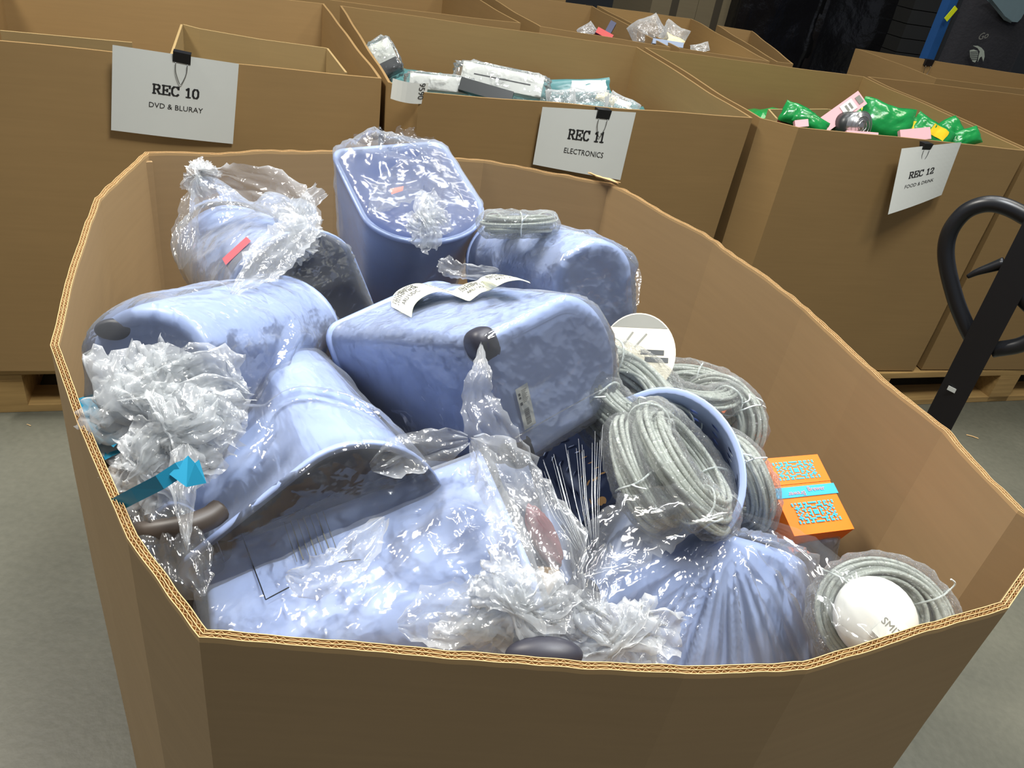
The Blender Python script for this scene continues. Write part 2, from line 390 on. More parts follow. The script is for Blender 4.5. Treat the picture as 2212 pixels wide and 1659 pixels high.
def make_bin(rim, z0, z1, t, label, mat, group=None, flutes=False, zw=None, bshift=(0, 0), belly=0.0, step=0.04):
    rim = ccw([np.array(p[:2], float) for p in rim])
    c = sum(rim) / len(rim)
    th = thing('cardboard_bin', label, 'cardboard box', group, loc=(c[0], c[1], z0))
    P = resample(rim, step); n = len(P); Q = offset_poly(P, t)
    bs = np.array(bshift, float); B = [c + (p - c) * 0.985 + bs for p in P]
    zf = zw or (lambda p: 0.0)
    levels = [1, .985, .93, .8, .6, .4, .2, 0]
    V = []; F = []
    def ring(poly, off_in):
        for lv in levels:
            for i, p in enumerate(poly):
                q = B[i] if not off_in else c + (poly[i] - c) * 0.985 + bs
                xy = p * lv + q * (1 - lv)
                bl = belly * math.sin(math.pi * lv) ; d = xy - c; L_ = np.linalg.norm(d)
                bn = noise.noise(Vector((xy[0] * 3, xy[1] * 3, lv * 2))) * 0.004
                xy = xy + d / L_ * (bl + bn * (1 - lv) * lv * 4)
                V.append((xy[0], xy[1], z0 + (z1 + zf(p) - z0) * lv))
    ring(P, False); ring(Q, True); m = len(levels)
    for j in range(m - 1):
        for i in range(n):
            k = (i + 1) % n
            F.append((j * n + i, (j + 1) * n + i, (j + 1) * n + k, j * n + k))
            o_ = m * n
            F.append((o_ + j * n + i, o_ + j * n + k, o_ + (j + 1) * n + k, o_ + (j + 1) * n + i))
    wall = None
    if not flutes:
        for i in range(n):
            k = (i + 1) % n; F.append((i, k, m * n + k, m * n + i))
    else:
        # rim closed 5 mm down; liners and fluting stand up from it
        for i in range(n):
            k = (i + 1) % n; F.append((i, m * n + i, m * n + k, k)[::-1])
    F.append(tuple((m - 1) * n + i for i in range(n))[::-1])
    kb = len(V); V += [(V[m * n + (m - 1) * n + i][0], V[m * n + (m - 1) * n + i][1], z0 + .012) for i in range(n)] + [(c[0], c[1], z0 + .012)]
    F += [(kb + i, kb + (i + 1) % n, kb + n) for i in range(n)]
    wall = wpart('wall', V, F, mat, th)
    if flutes:
        fl = MB(); PP = resample(rim, 0.0026); nn = len(PP)
        zt = 0.0045
        def strip(poly, h, lift=0.0):
            k0 = len(fl.V); nn = len(poly)
            for p in poly:
                z = z1 + zf(p) + lift; fl.V.append(np.array([p[0], p[1], z - 0.001])); fl.V.append(np.array([p[0], p[1], z + h]))
            for i in range(nn):
                k = (i + 1) % nn; fl.F.append((k0 + 2 * i, k0 + 2 * k, k0 + 2 * k + 1, k0 + 2 * i + 1))
        def thick(off, w):
            k0 = len(fl.V); a = offset_poly(PP, off); b = offset_poly(PP, off + w)
            for p, q in zip(a, b):
                z = z1 + zf(p)
                fl.V += [np.array([p[0], p[1], z - .001]), np.array([p[0], p[1], z + zt]), np.array([q[0], q[1], z + zt]), np.array([q[0], q[1], z - .001])]
            for i in range(len(a)):
                k = (i + 1) % len(a)
                for j in range(3): fl.F.append((k0 + 4 * i + j, k0 + 4 * k + j, k0 + 4 * k + j + 1, k0 + 4 * i + j + 1))
        thick(0, .0007); thick(t / 2 - .0003, .0006); thick(t - .0007, .0007)
        lo = offset_poly(PP, .0009); mi1 = offset_poly(PP, t / 2 - .0006); mi2 = offset_poly(PP, t / 2 + .0006); hi = offset_poly(PP, t - .0009)
        def zig(A, Bq):
            k0 = len(fl.V); n2 = len(A)
            for i in range(n2):
                s = (math.sin(i * math.pi / 1.15) + 1) / 2; p = A[i] * (1 - s) + Bq[i] * s
                q = p + (Bq[i] - A[i]) * .16
                z = z1 + zf(p)
                fl.V += [np.array([p[0], p[1], z - .001]), np.array([p[0], p[1], z + zt - .0006]), np.array([q[0], q[1], z + zt - .0006])]
            for i in range(n2):
                k = (i + 1) % n2
                fl.F.append((k0 + 3 * i, k0 + 3 * k, k0 + 3 * k + 1, k0 + 3 * i + 1)); fl.F.append((k0 + 3 * i + 1, k0 + 3 * k + 1, k0 + 3 * k + 2, k0 + 3 * i + 2))
        zig(lo, mi1); zig(mi2, hi)
        fl.build('fluted_edge', M_edge, th, world=True)
    return th, wall

BASEZ = 0.15; RIMZ = 0.96
# front bin: its rim corners in plan, found from the photograph at rim height
rimpx = [(313, 328), (262, 372), (205, 428), (152, 570), (108, 745), (165, 905), (275, 1165), (430, 1380), (1480, 1456), (1745, 1446), (2180, 1312), (2290, 1150),
         (2212, 1100), (2050, 930), (1880, 790), (1745, 665), (1550, 520), (1320, 394), (1045, 343), (720, 326)]
front_rim = [at(x, y, RIMZ)[:2] for x, y in rimpx]
def zw_front(p):
    return 0.0035 * noise.noise(Vector((p[0] * 9, p[1] * 9, 3.1))) + 0.002 * noise.noise(Vector((p[0] * 40, p[1] * 40, 0)))
FRONT, front_wall = make_bin(front_rim, BASEZ, RIMZ - 0.0045, 0.0075,
    'large eight-sided brown cardboard bin in the foreground heaped with blue plastic tubs', M_card_in, flutes=True, zw=zw_front, step=0.03)

_p = at(313, 340, .955); _q = at(420, 335, .955); _d = nrm(np.array([*(_q - _p)[:2], 0])); _in = np.array([_d[1], -_d[0], 0])
MB().box(_p + _in * .006 + np.array([0, 0, -.27]), (.018, .007, .53), _d, _in, (0, 0, 1)).build('glue_flap', M_card_in, FRONT, world=True)
_fr = random.Random(3)
for _k in range(4):
    _a = [at(1272 + 22 * i + _fr.uniform(-4, 4), 377 + 7 * i + _fr.uniform(-2, 2) - 3, .964 + _fr.uniform(0, .006)) for i in range(4)]
    MB().tube(_a, [.0008, .002, .0022, .0006], 5).build('torn_liner', M_edge, FRONT, world=True)
# the rows behind, on the UN grid
FRONT['group'] = 'cardboard bins in rows'
def rb(corners, label, mat=M_card, z1=RIMZ, sh=0.0):
    P = [UN(u, n)[:2] for u, n in corners]
    th, w = make_bin(P, BASEZ, z1, 0.007, label, mat, 'cardboard bins in rows', bshift=-NV[:2] * sh, zw=lambda p: 0.004 * noise.noise(Vector((p[0] * 4, p[1] * 4, 1))))
    return th
R10 = rb([(-.70, 2.09), (.298, 2.06), (.235, 3.12), (-.78, 3.14)], 'brown cardboard bin at the left with the white DVD & BLURAY sheet clipped on', sh=.09)
R11 = rb([(.375, 1.955), (1.335, 1.995), (1.395, 2.97), (.29, 3.12), (.31, 2.03)], 'brown cardboard bin behind the middle, white ELECTRONICS sheet clipped on it')
R12 = rb([(1.45, 1.935), (2.262, 1.90), (2.385, 2.88), (1.43, 2.985), (1.362, 2.0)], 'brown cardboard bin at the right, white FOOD & DRINK sheet clipped on it')
R13 = rb([(2.285, 1.905), (3.3, 1.87), (3.4, 2.88), (2.41, 2.89)], 'brown cardboard bin at the right edge beside the one with the food sheet')
R20 = rb([(-.12, 3.22), (.99, 3.20), (.955, 3.70), (.9, 4.25), (-.1, 4.25)], 'brown cardboard bin in second row behind the DVD bin, no sheet on it')
R21 = rb([(1.06, 3.17), (1.58, 3.06), (1.60, 4.02), (1.02, 4.05)], 'brown cardboard bin in second row holding red and navy cartons')
R22 = rb([(1.62, 3.06), (2.0, 2.99), (2.16, 4.03), (1.64, 4.06)], 'brown cardboard bin in second row holding clear bags and wire hooks')
R23 = rb([(2.92, 3.06), (4.1, 2.98), (3.95, 3.52), (2.95, 3.70)], 'brown cardboard bin far right, in front of the black bag with a white shuttle emblem')
R30 = rb([(.3, 4.33), (1.55, 4.28), (1.5, 5.2), (.3, 5.2)], 'brown cardboard bin in third row at the top of the view')
R24 = rb([(2.04, 3.0), (2.12, 3.0), (2.42, 3.85), (2.24, 3.9)], 'narrow folded brown cardboard sleeve beside the bin with clear bags')
R31 = None
# inner liner box of the DVD bin, and the inner carton under the food
def sheet_wall(pts, z0, z1s, t=.006):
    mb = MB()
    for i in range(len(pts) - 1):
        a, b = pts[i], pts[i + 1]; d = nrm(b - a); n = np.array([-d[1], d[0]]) * t
        V = [(*a, z0), (*b, z0), (*(b + n), z0), (*(a + n), z0), (*a, z1s[i]), (*b, z1s[i + 1]), (*(b + n), z1s[i + 1]), (*(a + n), z1s[i])]
        mb.add(V, [(0, 1, 5, 4), (1, 2, 6, 5), (2, 3, 7, 6), (3, 0, 4, 7), (4, 5, 6, 7), (3, 2, 1, 0)])
    return mb
zi = .93
q = [at(395, 56, zi)[:2], at(430, 62, zi)[:2], at(560, 80, zi)[:2], at(705, 104, zi)[:2], at(745, 156, zi)[:2]]
q = [UN(un_of(np.array([*q[0], 0]))[0], 2.10)[:2]] + q
mb = sheet_wall(q, .20, [.93, zi + .004, zi, zi - .006, zi, zi])
tag(mb.build('inner_carton', M_liner), 'pale cardboard liner standing inside the DVD & BLURAY bin', 'cardboard box')
q2 = [UN(-.62, 2.2)[:2], UN(-.62, 2.18)[:2], at(0, 66, zi)[:2], at(285, 92, zi)[:2]]
tag(sheet_wall(q2[2:], .20, [zi, zi]).build('carton_flap', M_liner), 'pale cardboard flap along the left front edge inside the DVD & BLURAY bin', 'cardboard')
q = [at(1680, 266, .945)[:2] + np.array([0, .012]), at(1662, 240, .945)[:2], at(1790, 238, .945)[:2], at(1840, 246, .945)[:2]]
tag(sheet_wall(q, .20, [.955, .95, .948, .945]).build('inner_carton', M_liner), 'pale cardboard liner at the left end inside the FOOD & DRINK bin', 'cardboard box')

# pallets under the bins
def make_pallet(u0, n0, u1, n1, label):
    Lx, Ly = u1 - u0, n1 - n0
    P = UN(u0, n0); th = thing('wooden_pallet', label, 'pallet', 'pallets under the bins', mat=frame(P, UV_, NV, np.array([0, 0, 1])))
    for k in range(7):
        y = .05 + k * (Ly - .1) / 6
        mb = MB(); mb.box((Lx / 2, y, .134), (Lx, .1, .022)); mb.build('deck_board', M_wood, th)
    for x in (.05, Lx / 2, Lx - .05):
        mb = MB(); mb.box((x, Ly / 2, .112), (.1, Ly, .02)); mb.build('stringer_board', M_wood, th)
        for y in (.07, Ly / 2, Ly - .07):
            mb = MB(); mb.box((x, y, .062), (.1, .14, .078)); mb.build('block', M_wood, th)
        mb = MB(); mb.box((x, Ly / 2, .012), (.1, Ly, .022)); mb.build('bottom_board', M_wood, th)
    for y in (.05, Ly - .05):
        mb = MB(); mb.box((Lx / 2, y, .0118), (Lx - .2, .1, .0216)); mb.build('bottom_board', M_wood, th)
    return th
make_pallet(-.72, 2.03, .28, 3.1, 'wooden pallet under the DVD & BLURAY bin')
make_pallet(.33, 1.97, 1.33, 3.05, 'wooden pallet under the ELECTRONICS bin')
make_pallet(1.38, 1.95, 2.02, 2.95, 'grey old wooden pallet under the left of the FOOD & DRINK bin')
make_pallet(2.06, 1.90, 3.4, 2.9, 'yellow wooden pallet at the right edge behind the pallet truck handle')
c_ = sum(front_rim) / len(front_rim); fu, fn = un_of(np.array([*c_, 0]))
make_pallet(fu - .42, fn - .45, fu + .42, fn + .45, 'wooden pallet under the foreground bin')
for (a, b, c, d, s) in ((-.1, 3.22, .95, 4.2, 'the second row bin behind the DVD bin'), (1.05, 3.15, 2.0, 4.0, 'the second row bins with clear bags'), (2.97, 2.99, 3.93, 3.5, 'the far right bin'), (.3, 4.3, 1.5, 5.2, 'the third row bin')):
    make_pallet(a, b, c, d, 'wooden pallet under ' + s)

# =================================================================== sheets and clips on the bins
def sign(corners, nrow, title, sub, label, curl=None, th_off=(0, 0), tsize=.034):
    """corners TL TR BR BL (world)"""
    TL, TR, BR, BL = [np.array(c, float) for c in corners]
    N_ = 12
    def P(u, v):
        p = (TL * (1 - u) + TR * u) * (1 - v) + (BL * (1 - u) + BR * u) * v
        return p - NV * (.004 * math.sin(math.pi * u) * v + (curl(u, v) if curl else 0))
    V = [P(i / N_, j / N_) for j in range(N_ + 1) for i in range(N_ + 1)]
    F = [(j * (N_ + 1) + i, (j + 1) * (N_ + 1) + i, (j + 1) * (N_ + 1) + i + 1, j * (N_ + 1) + i + 1) for j in range(N_) for i in range(N_)]
    th = thing('paper_sign', label, 'sign', 'paper sheets clipped on the bins', loc=TL)
    V2 = [v + NV * .0004 for v in V]; k = len(V)
    wpart('sheet', V + V2, F + [tuple(i + k for i in f[::-1]) for f in F], M_paper, th)
    Wd = np.linalg.norm(TR - TL); Hd = np.linalg.norm(BL - TL)
    def put(VF, cu, cv, nm, mat, sc=1):
        V, F = VF
        out = []
        for v in V:
            u = cu + v[0] / Wd * sc; w = cv - v[1] / Hd * sc
            out.append(P(u, w) - NV * (.0008 + v[2]))
        wpart(nm, out, F, mat, th)
    put(slab(title, tsize), th_off[0], th_off[1], 'title_lettering', M_ink)
    put(text_mesh(sub, tsize * .78), th_off[0], th_off[1] + tsize * 1.75 / Hd, 'subtitle_lettering', M_ink)
    return th
def clip(px, py, n, label, w=.036, tilt=0.0, zc=None):
    P = at_n(px, py, n) if zc is None else zc
    th = thing('binder_clip', label, 'clip', 'black binder clips on the bin rims', loc=P)
    X = UV_ * math.cos(tilt) - np.array([0, 0, 1]) * math.sin(tilt); Z = np.cross(X, NV)
    a = []; h = w * .62; d0 = .013
    for s in (-.5, .5):
        for (yy, zz) in ((-d0, 0), (d0, 0), (.003, -h), (-.008, -h)):
            a.append(P + X * w * s + NV * yy + Z * zz)
    wpart('clip_body', a, [(0, 1, 2, 3), (7, 6, 5, 4), (0, 4, 5, 1), (1, 5, 6, 2), (2, 6, 7, 3), (3, 7, 4, 0)], M_black, th)
    mb = MB(); Pm = P - NV * .011 - Z * h
    mb.tube(sm([Pm + X * w * .33, Pm + X * w * .30 - Z * w * .55, Pm + X * w * .10 - Z * w * 1.12, Pm - Z * w * 1.24, Pm - X * w * .10 - Z * w * 1.12, Pm - X * w * .30 - Z * w * .55, Pm - X * w * .33], 5), .0010, 6)
    mb.build('wire_handle', M_wire, th, True, True)
    return th
n0 = 2.045
sign([at_n(243, 97, n0), at_n(516, 138, n0), at_n(503, 311, n0), at_n(240, 281, n0)], n0, 'REC 10', 'DVD & BLURAY',
     'white paper sheet reading REC 10 DVD & BLURAY clipped to a bin', None, (.51, .43), .0218)
clip(394, 112, n0 + .006, 'black binder clip holding the REC 10 sheet', .038, .12)
n1 = 1.955
sign([at_n(1172, 231, n1), at_n(1374, 243, n1), at_n(1340, 389, n1), at_n(1151, 355, n1)], n1, 'REC 11', 'ELECTRONICS',
     'white paper sheet reading REC 11 ELECTRONICS clipped to a bin', None, (.52, .40), .0232)
clip(1304, 235, n1 + .006, 'black binder clip holding the REC 11 sheet', .038, .02)
n2 = 1.885
sign([at_n(1948, 321, n2), at_n(2077, 307, n2), at_n(2034, 421, n2), at_n(1909, 458, n2 - .02)], n2, 'REC 12', 'FOOD & DRINK',
     'white curling paper sheet reading REC 12 FOOD & DRINK clipped to a bin', lambda u, v: .02 * (1 - u) * v, (.45, .44), .0192)
clip(2002, 308, n2 + .006, 'black binder clip holding the REC 12 sheet', .03, -.03)
clip(1273, 10, 4.03, 'black binder clip on the back rim of the second row bin with the cartons', .04)
clip(2008, 128, 3.62, 'dark clip on the rim of the far right bin', .05)
# curled tape label on the ELECTRONICS bin
nl = 1.97
TL, TR, BR, BL = at_n(848, 168, nl), at_n(925, 178, nl), at_n(918, 222, nl), at_n(843, 212, nl)
V = []; F = []
for j in range(9):
    v = j / 8
    for i in range(9):
        u = i / 8; p = (TL * (1 - u) + TR * u) * (1 - v) + (BL * (1 - u) + BR * u) * v
        V.append(p - NV * (.004 + .022 * math.sin(math.pi * u) ** .8))
for j in range(8):
    for i in range(8): F.append((j * 9 + i, (j + 1) * 9 + i, (j + 1) * 9 + i + 1, j * 9 + i + 1))
th = thing('curled_label', 'small white curled label numbered 9590 on the corner of the ELECTRONICS bin', 'label', None, loc=TL)
wpart('sheet', V, F, M_paper, th)
tv, tf = text_mesh('9590', .024)
out = []
for v in tv:                           # the number runs down the strip
    u = .80 + v[1] / np.linalg.norm(TR - TL); w_ = .38 - v[0] / np.linalg.norm(BL - TL) * -.8
    p = (TL * (1 - u) + TR * u) * (1 - w_) + (BL * (1 - u) + BR * u) * w_
    out.append(p - NV * (.0052 + .022 * math.sin(math.pi * min(max(u, 0), 1)) ** .8))
wpart('number', out, tf, M_ink, th)

# =================================================================== blue tubs
TW, TS, TD, TK, TL_ = .093, .150, .225, .76, .28      # half width, straight depth, full depth, base taper, height
def section(inset=0.0, n=14, r=.022):
    """D-shaped outline: flat back, straight sides, rounded front; returns points + perimeter parameter"""
    w, s, d = TW - inset, TS, TD - inset
    P = []
    y0 = inset
    r = r
    for k in range(7):                # fillet at (-w, y0)
        a = math.pi + k / 6 * math.pi / 2; P.append((-w + r + r * math.cos(a), y0 + r + r * math.sin(a)))
    for k in range(1, 6): P.append((-w + r + (2 * w - 2 * r) * k / 6, y0))
    for k in range(7):
        a = 1.5 * math.pi + k / 6 * math.pi / 2; P.append((w - r + r * math.cos(a), y0 + r + r * math.sin(a)))
    for k in range(1, 6): P.append((w, y0 + r + (s - r - y0) * k / 6))
    for k in range(25):
        a = math.pi * k / 24; P.append((w * math.cos(a), s + (d - s) * math.sin(a)))
    for k in range(1, 6): P.append((-w, s - (s - r - y0) * k / 6))
    return [np.array(p) for p in P]
def tub_mesh(mat, holes=False, length=None):
    L = TL_; V = []; F = []; out = section(0); inn = section(.0028); n = len(out); c = np.array([0, TD / 2])
    rings = []
    def ring(poly, z, sc=None, grow=0.0, shrink=1.0):
        h = -z / L; f = (1 + (TK - 1) * h) if sc is None else sc
        idx = []
        for p in poly:
            q = (p - c) * f * shrink
            if grow: q = q + q / np.linalg.norm(q) * grow
            V.append((q[0], q[1], z)); idx.append(len(V) - 1)
        rings.append(idx)
    # outside: lip, body, rounded base edge, base
    ring(out, -.0); ring(out, .0012, None, .0022); ring(out, 0.0, None, .0042); ring(out, -.005, None, .0045); ring(out, -.0075, None, .0030); ring(out, -.0085, None, .0004)
    for z in [-q_ * L for q_ in (.11, .29, .5, .72, .89)]: ring(out, z)
    rb_ = .012
    for k in range(1, 6):
        a = k / 5 * math.pi / 2; ring(out, -(L - rb_) - rb_ * math.sin(a), TK, -rb_ * (1 - math.cos(a)))
    no = len(rings)
    ring(out, -L, TK * .80, 0); ring(out, -L + .003, TK * .76, 0); ring(out, -L + .003, TK * .3, 0)
    outer_last = rings[-1]
    for a, b in zip(rings[:-1], rings[1:]):
        for i in range(n):
            k = (i + 1) % n; F.append((a[i], b[i], b[k], a[k]))
    F.append(tuple(outer_last)[::-1]) if False else F.append(tuple(outer_last))
    k0 = len(rings)
    ring(inn, 0.0); ring(inn, -.01)
    for z in [-q_ * L for q_ in (.11, .29, .5, .72, .89, .957)]: ring(inn, z)
    ring(inn, -L + .006, TK, -.006); ring(inn, -L + .0055, TK * .3)
    for a, b in zip(rings[k0:-1], rings[k0 + 1:]):
        for i in range(n):
            k = (i + 1) % n; F.append((a[i], a[k], b[k], b[i]))
    F.append(tuple(rings[-1])[::-1])
    a, b = rings[0], rings[k0]
    for i in range(n):
        k = (i + 1) % n; F.append((a[i], a[k], b[k], b[i]))
    me = bpy.data.meshes.new('tub_body'); me.from_pydata(V, [], F); me.materials.append(mat)
    me.polygons.foreach_set('use_smooth', [True] * len(F))
    # UVs: metres around / metres down
    per = [0.0]
    for i in range(n): per.append(per[-1] + np.linalg.norm(out[(i + 1) % n] - out[i]))
    uvl = me.uv_layers.new(name='UVMap')
    nv = n
    for p in me.polygons:
        ids = [me.loops[l].vertex_index for l in p.loop_indices]
        loc = [i % nv for i in ids]
        wrap = max(loc) - min(loc) > nv / 2
        for l, vi, li in zip(p.loop_indices, ids, loc):
            u = per[li] if not (wrap and li < nv / 2) else per[nv]
            z = V[vi][2]
            flat = abs(z + L) < .02 and len(ids) > 4
            base_f = all(V[i][2] < -L + .0125 for i in ids)
            uvl.data[l].uv = (u, -z) if not base_f else (V[vi][0] + 1.0, V[vi][1] + 1.0)
    me.validate(); me.update()
    bm = bmesh.new(); bm.from_mesh(me); bmesh.ops.recalc_face_normals(bm, faces=bm.faces); bm.to_mesh(me); bm.free()
    return me
TUB_ME = tub_mesh(M_blue); TUB_H = tub_mesh(M_holed)
def hull_planes(top=0.0, grow=0.0):
    c = np.array([0, TD / 2]); P = section(0, r=.022); n = len(P); pl = []
    for i in range(n):
        a, b = P[i] - c, P[(i + 1) % n] - c
        if np.linalg.norm(a - b) < 1e-5: continue
        A = np.array([*a, 0]); B_ = np.array([*b, 0]); D = np.array([*(a * TK), -TL_])
        nn = nrm(np.cross(B_ - A, D - A))
        if nn[:2] @ (a + b)[:2] < 0: nn = -nn
        pl.append((nn, nn @ A))
    pl.append((np.array([0, 0, 1.]), top)); pl.append((np.array([0, 0, -1.]), TL_))
    return pl
CEN = np.array([0, 0, -TL_ * .5])
def ico(sub):
    bm = bmesh.new(); bmesh.ops.create_icosphere(bm, subdivisions=sub, radius=1.0)
    V = np.array([v.co[:] for v in bm.verts]); F = [tuple(v.index for v in f.verts) for f in bm.faces]; bm.free(); return V, F
ICO6, ICO5, ICO4 = ico(6), ico(5), ico(4)
def ridge(p, f, seed=0.0):
    n = noise.noise(Vector((p[0] * f + seed, p[1] * f - seed, p[2] * f + seed * .7)))
    return 1 - abs(n) * 2.2
def facet(p, f, seed=0.0):
    d, pts = noise.voronoi(Vector((p[0] * f + seed, p[1] * f, p[2] * f - seed)))
    return min(1.0, (d[1] - d[0]) * 1.4)
def wrap_mesh(planes, sub=6, slack=.004, fold=.006, crumple=.004, seed=0.0, apexes=(), bumps=(), p=26):
    """film pulled over a convex body: local coordinates. apexes = (direction, amplitude, count, reach) radiating pleats;
       bumps = (direction, height, width) where the bag stands off"""
    D, F = sub
    Nn = np.array([a for a, _ in planes]); h = np.array([b - a @ CEN for a, b in planes])
    dots = D @ Nn.T
    inv = np.clip(dots / h, 1e-6, None)
    rh = 1 / inv.max(axis=1); rs = 1 / (inv ** p).sum(axis=1) ** (1 / p)
    r = np.maximum(rs * 1.035, rh + .0015)
    V = []
    for i, d in enumerate(D):
        q = CEN + d * r[i]
        e = slack * (0.5 + 0.5 * noise.noise(Vector(tuple(q * 9 + seed))))
        m = max(0, noise.noise(Vector(tuple(q * 6 + seed * 2 + 5)))) * 1.6
        e += fold * max(0, ridge(q, 11, seed) - .55) * 2.0 * (0.35 + m)
        e += crumple * (facet(q, 26, seed) ) * min(1, .15 + m)
        for (ad, amp, cnt, reach) in apexes:
            ca = float(d @ ad)
            if ca > math.cos(reach):
                th = math.acos(min(1, ca)); t1 = nrm(np.cross(ad, [0.3, .2, .9])); t2 = np.cross(ad, t1)
                ph = math.atan2(float(d @ t2), float(d @ t1))
                g = abs(math.sin(ph * cnt * .5 + 1.5 * noise.noise(Vector((ph * 2.0, seed, 0))))) ** 6 + .7 * abs(math.sin(ph * cnt * .83 + 2 + 3 * noise.noise(Vector((math.cos(ph) * 2, math.sin(ph) * 2, seed))))) ** 14
                e += amp * g * min(1, th * 3.5) * (1 - (th / reach) ** 2)
        for (ad, hgt, wid) in bumps:
            ca = math.acos(max(-1, min(1, float(d @ ad))))
            if ca < wid:
                k = (1 - (ca / wid) ** 2) ** 2
                e += hgt * k * (0.45 + .9 * facet(q, 16, seed + 3) + .35 * ridge(q, 30, seed))
        V.append(q + d * e)
    return V, F
def tub(rows, label, mat='plain', wrap=None, feet=((1, 1),), fm=None, group='blue plastic tubs heaped in the front bin', k=1.0, me=None, kx=1.0, kz=1.0):
    P = rows[:3]; M = np.array(rows[3:]).reshape(3, 3)
    fr = frame(P, M[:, 0] * k * kx, M[:, 1] * k, M[:, 2] * k * kz)
    th = thing('plastic_tub', label, 'tub', group, mat=fr)
    b = bpy.data.objects.new('tub_body', me or (TUB_H if mat == 'holed' else TUB_ME)); link(b, th)
    for (sx, e) in feet:              # rubber feet wrapped round the base corners
        c = np.array([sx * (TW * TK - .012), -(TD / 2) * TK + .012, -TL_ + .014])
        V = []
        for v in ICO4[0]:
            s = np.sign(v) * np.abs(v) ** .75; V.append(c + s * np.array([.0185, .0160, .0165]))
        f = mesh_obj('rubber_foot', V, ICO4[1], M_foot, th, True)
    if wrap is not None:
        V, F = wrap_mesh(hull_planes(wrap.pop('top', .002)), **wrap)
        mesh_obj('plastic_wrap', V, F, fm or M_film, th, True)
    return th, fr
def between(rpx, rz, bpx, up, far=True, length=TL_, flip=1):
    """rows for a tub whose rim centre is seen at rpx at height rz and whose base centre is seen at bpx; up = direction of the rounded side"""
    A = at(*rpx, rz); d = ray(*bpx); oc = CAM - A; b = d @ oc; c = oc @ oc - length ** 2; disc = b * b - c
    t = -b if disc < 0 else (-b + math.sqrt(disc) if far else -b - math.sqrt(disc))
    B_ = CAM + d * t; Z = nrm(A - B_); u = up[0] * CR + up[1] * CU - up[2] * _fw
    Y = nrm(u - Z * (u @ Z)); X = np.cross(Y, Z)
    return [*A, X[0], Y[0], Z[0], X[1], Y[1], Z[1], X[2], Y[2], Z[2]]
def ldir(fr, px, py, z):              # direction from the tub's centre to a seen point, in the tub's frame
    w = Vector(tuple(at(px, py, z))); l = fr.inverted() @ w
    return nrm(np.array(l) - CEN)
def frm(rows): 
    M = np.array(rows[3:]).reshape(3, 3); return frame(rows[:3], M[:, 0], M[:, 1], M[:, 2])

T1 = [-0.1229, 0.8919, 0.8672, -0.4514, 0.654, -0.6071, 0.2073, 0.7386, 0.6415, 0.8679, 0.1637, -0.4689]
T2 = [-0.1991, 1.1577, 1.0035, -0.8302, 0.5463, 0.1108, -0.5529, -0.7818, -0.2882, -0.0708, -0.3005, 0.9511]
T3 = [-0.293, 0.9264, 0.8892, 0.6473, -0.3449, 0.6797, 0.6739, -0.1577, -0.7218, 0.3561, 0.9253, 0.1304]
T4 = between((590, 775), .85, (325, 838), (0, .9, .4), False, TL_ * .95)
T5 = [-0.1414, 0.5468, 0.8614, 0.5289, 0.6569, 0.5374, 0.2776, 0.4644, -0.841, -0.802, 0.594, 0.0633]
def side_up(corner, yto, zfrom, face=1, k=1.0):
    """rows for a tub lying with a flat side up: corner = rim back corner of that side, yto = towards the rounded side, zfrom = base end"""
    P = np.array(corner); Z = nrm(P - zfrom); Y = np.array(yto) - P; Y = nrm(Y - Z * (Y @ Z)); X = np.cross(Y, Z)
    O = P - X * TW * face * k + Y * TD / 2 * k
    return [*O, X[0], Y[0], Z[0], X[1], Y[1], Z[1], X[2], Y[2], Z[2]]
def leaning(a, b, r, k=1.0):
    """a tub leaning with its side to the viewer: a, b = ends of the visible base edge, r = a point the rim edge lies towards"""
    m = (a + b) / 2; z = nrm(r - m); y = nrm(b - a); c0 = m + z * TL_ * k - y * TD / 2 * k
    return side_up(c0, c0 + y, m - y * TD / 2 * k, -1, k)
T6 = side_up(at(1030, 962, .925), at(1240, 1290, .905), at(410, 1105, .88))
T7 = between((1378, 1035), .885, (1468, 1140), (1, .35, .1), True)
SHAPE = (TS, TD, TK, TL_)
SHAPE8 = (.175, .285, .70, .195)             # the broader, more strongly tapered tub at the front right
TS, TD, TK, TL_ = SHAPE8; CEN = np.array([0, 0, -TL_ * .5])
_m = at(1625, 1078, .925); _y8 = nrm(at(1750, 1185, .90) - at(1390, 1165, .90)) * .088; T8 = leaning(_m - _y8, _m + _y8, _m + np.array([-.02, -.175, -.165]), 1.2)
TS, TD, TK, TL_ = SHAPE; CEN = np.array([0, 0, -TL_ * .5])
T9 = between((1115, 600), .90, (1290, 640), (.15, 1, .9), False, .24)
T10 = leaning(at(1690, 1184, .812), at(1860, 1180, .812), at(1700, 1400, .65), .60)
tubs = {}
tubs[1] = tub(T1, 'blue plastic tub lying on its side in the middle, barcode sticker on its base', feet=((1, 1), (-1, 1)),
              wrap=dict(sub=ICO6, slack=.002, fold=.002, crumple=.001, seed=1.3))
tubs[2] = tub(T2, 'blue plastic tub standing open at the top of the heap', feet=(), fm=film('open_tub_film', 16, .08, .45, .12, (1, 1, 1), .6),
              wrap=dict(sub=ICO6, slack=.004, fold=.006, crumple=.0025, seed=2.1, top=.003, bumps=((ldir(frm(T2), 830, 300, 1.06), .03, .45),)))
tubs[3] = tub(T3, 'blue plastic tub at the back left in cloudy crumpled film with a pink sticker', feet=(), fm=film('cloudy_film', 26, .10, .8, .12),
              wrap=dict(sub=ICO6, slack=.01, fold=.012, crumple=.004, seed=3.7, bumps=((ldir(frm(T3), 430, 380, 1.0), .045, .5), (ldir(frm(T3), 640, 440, .98), .03, .6))))
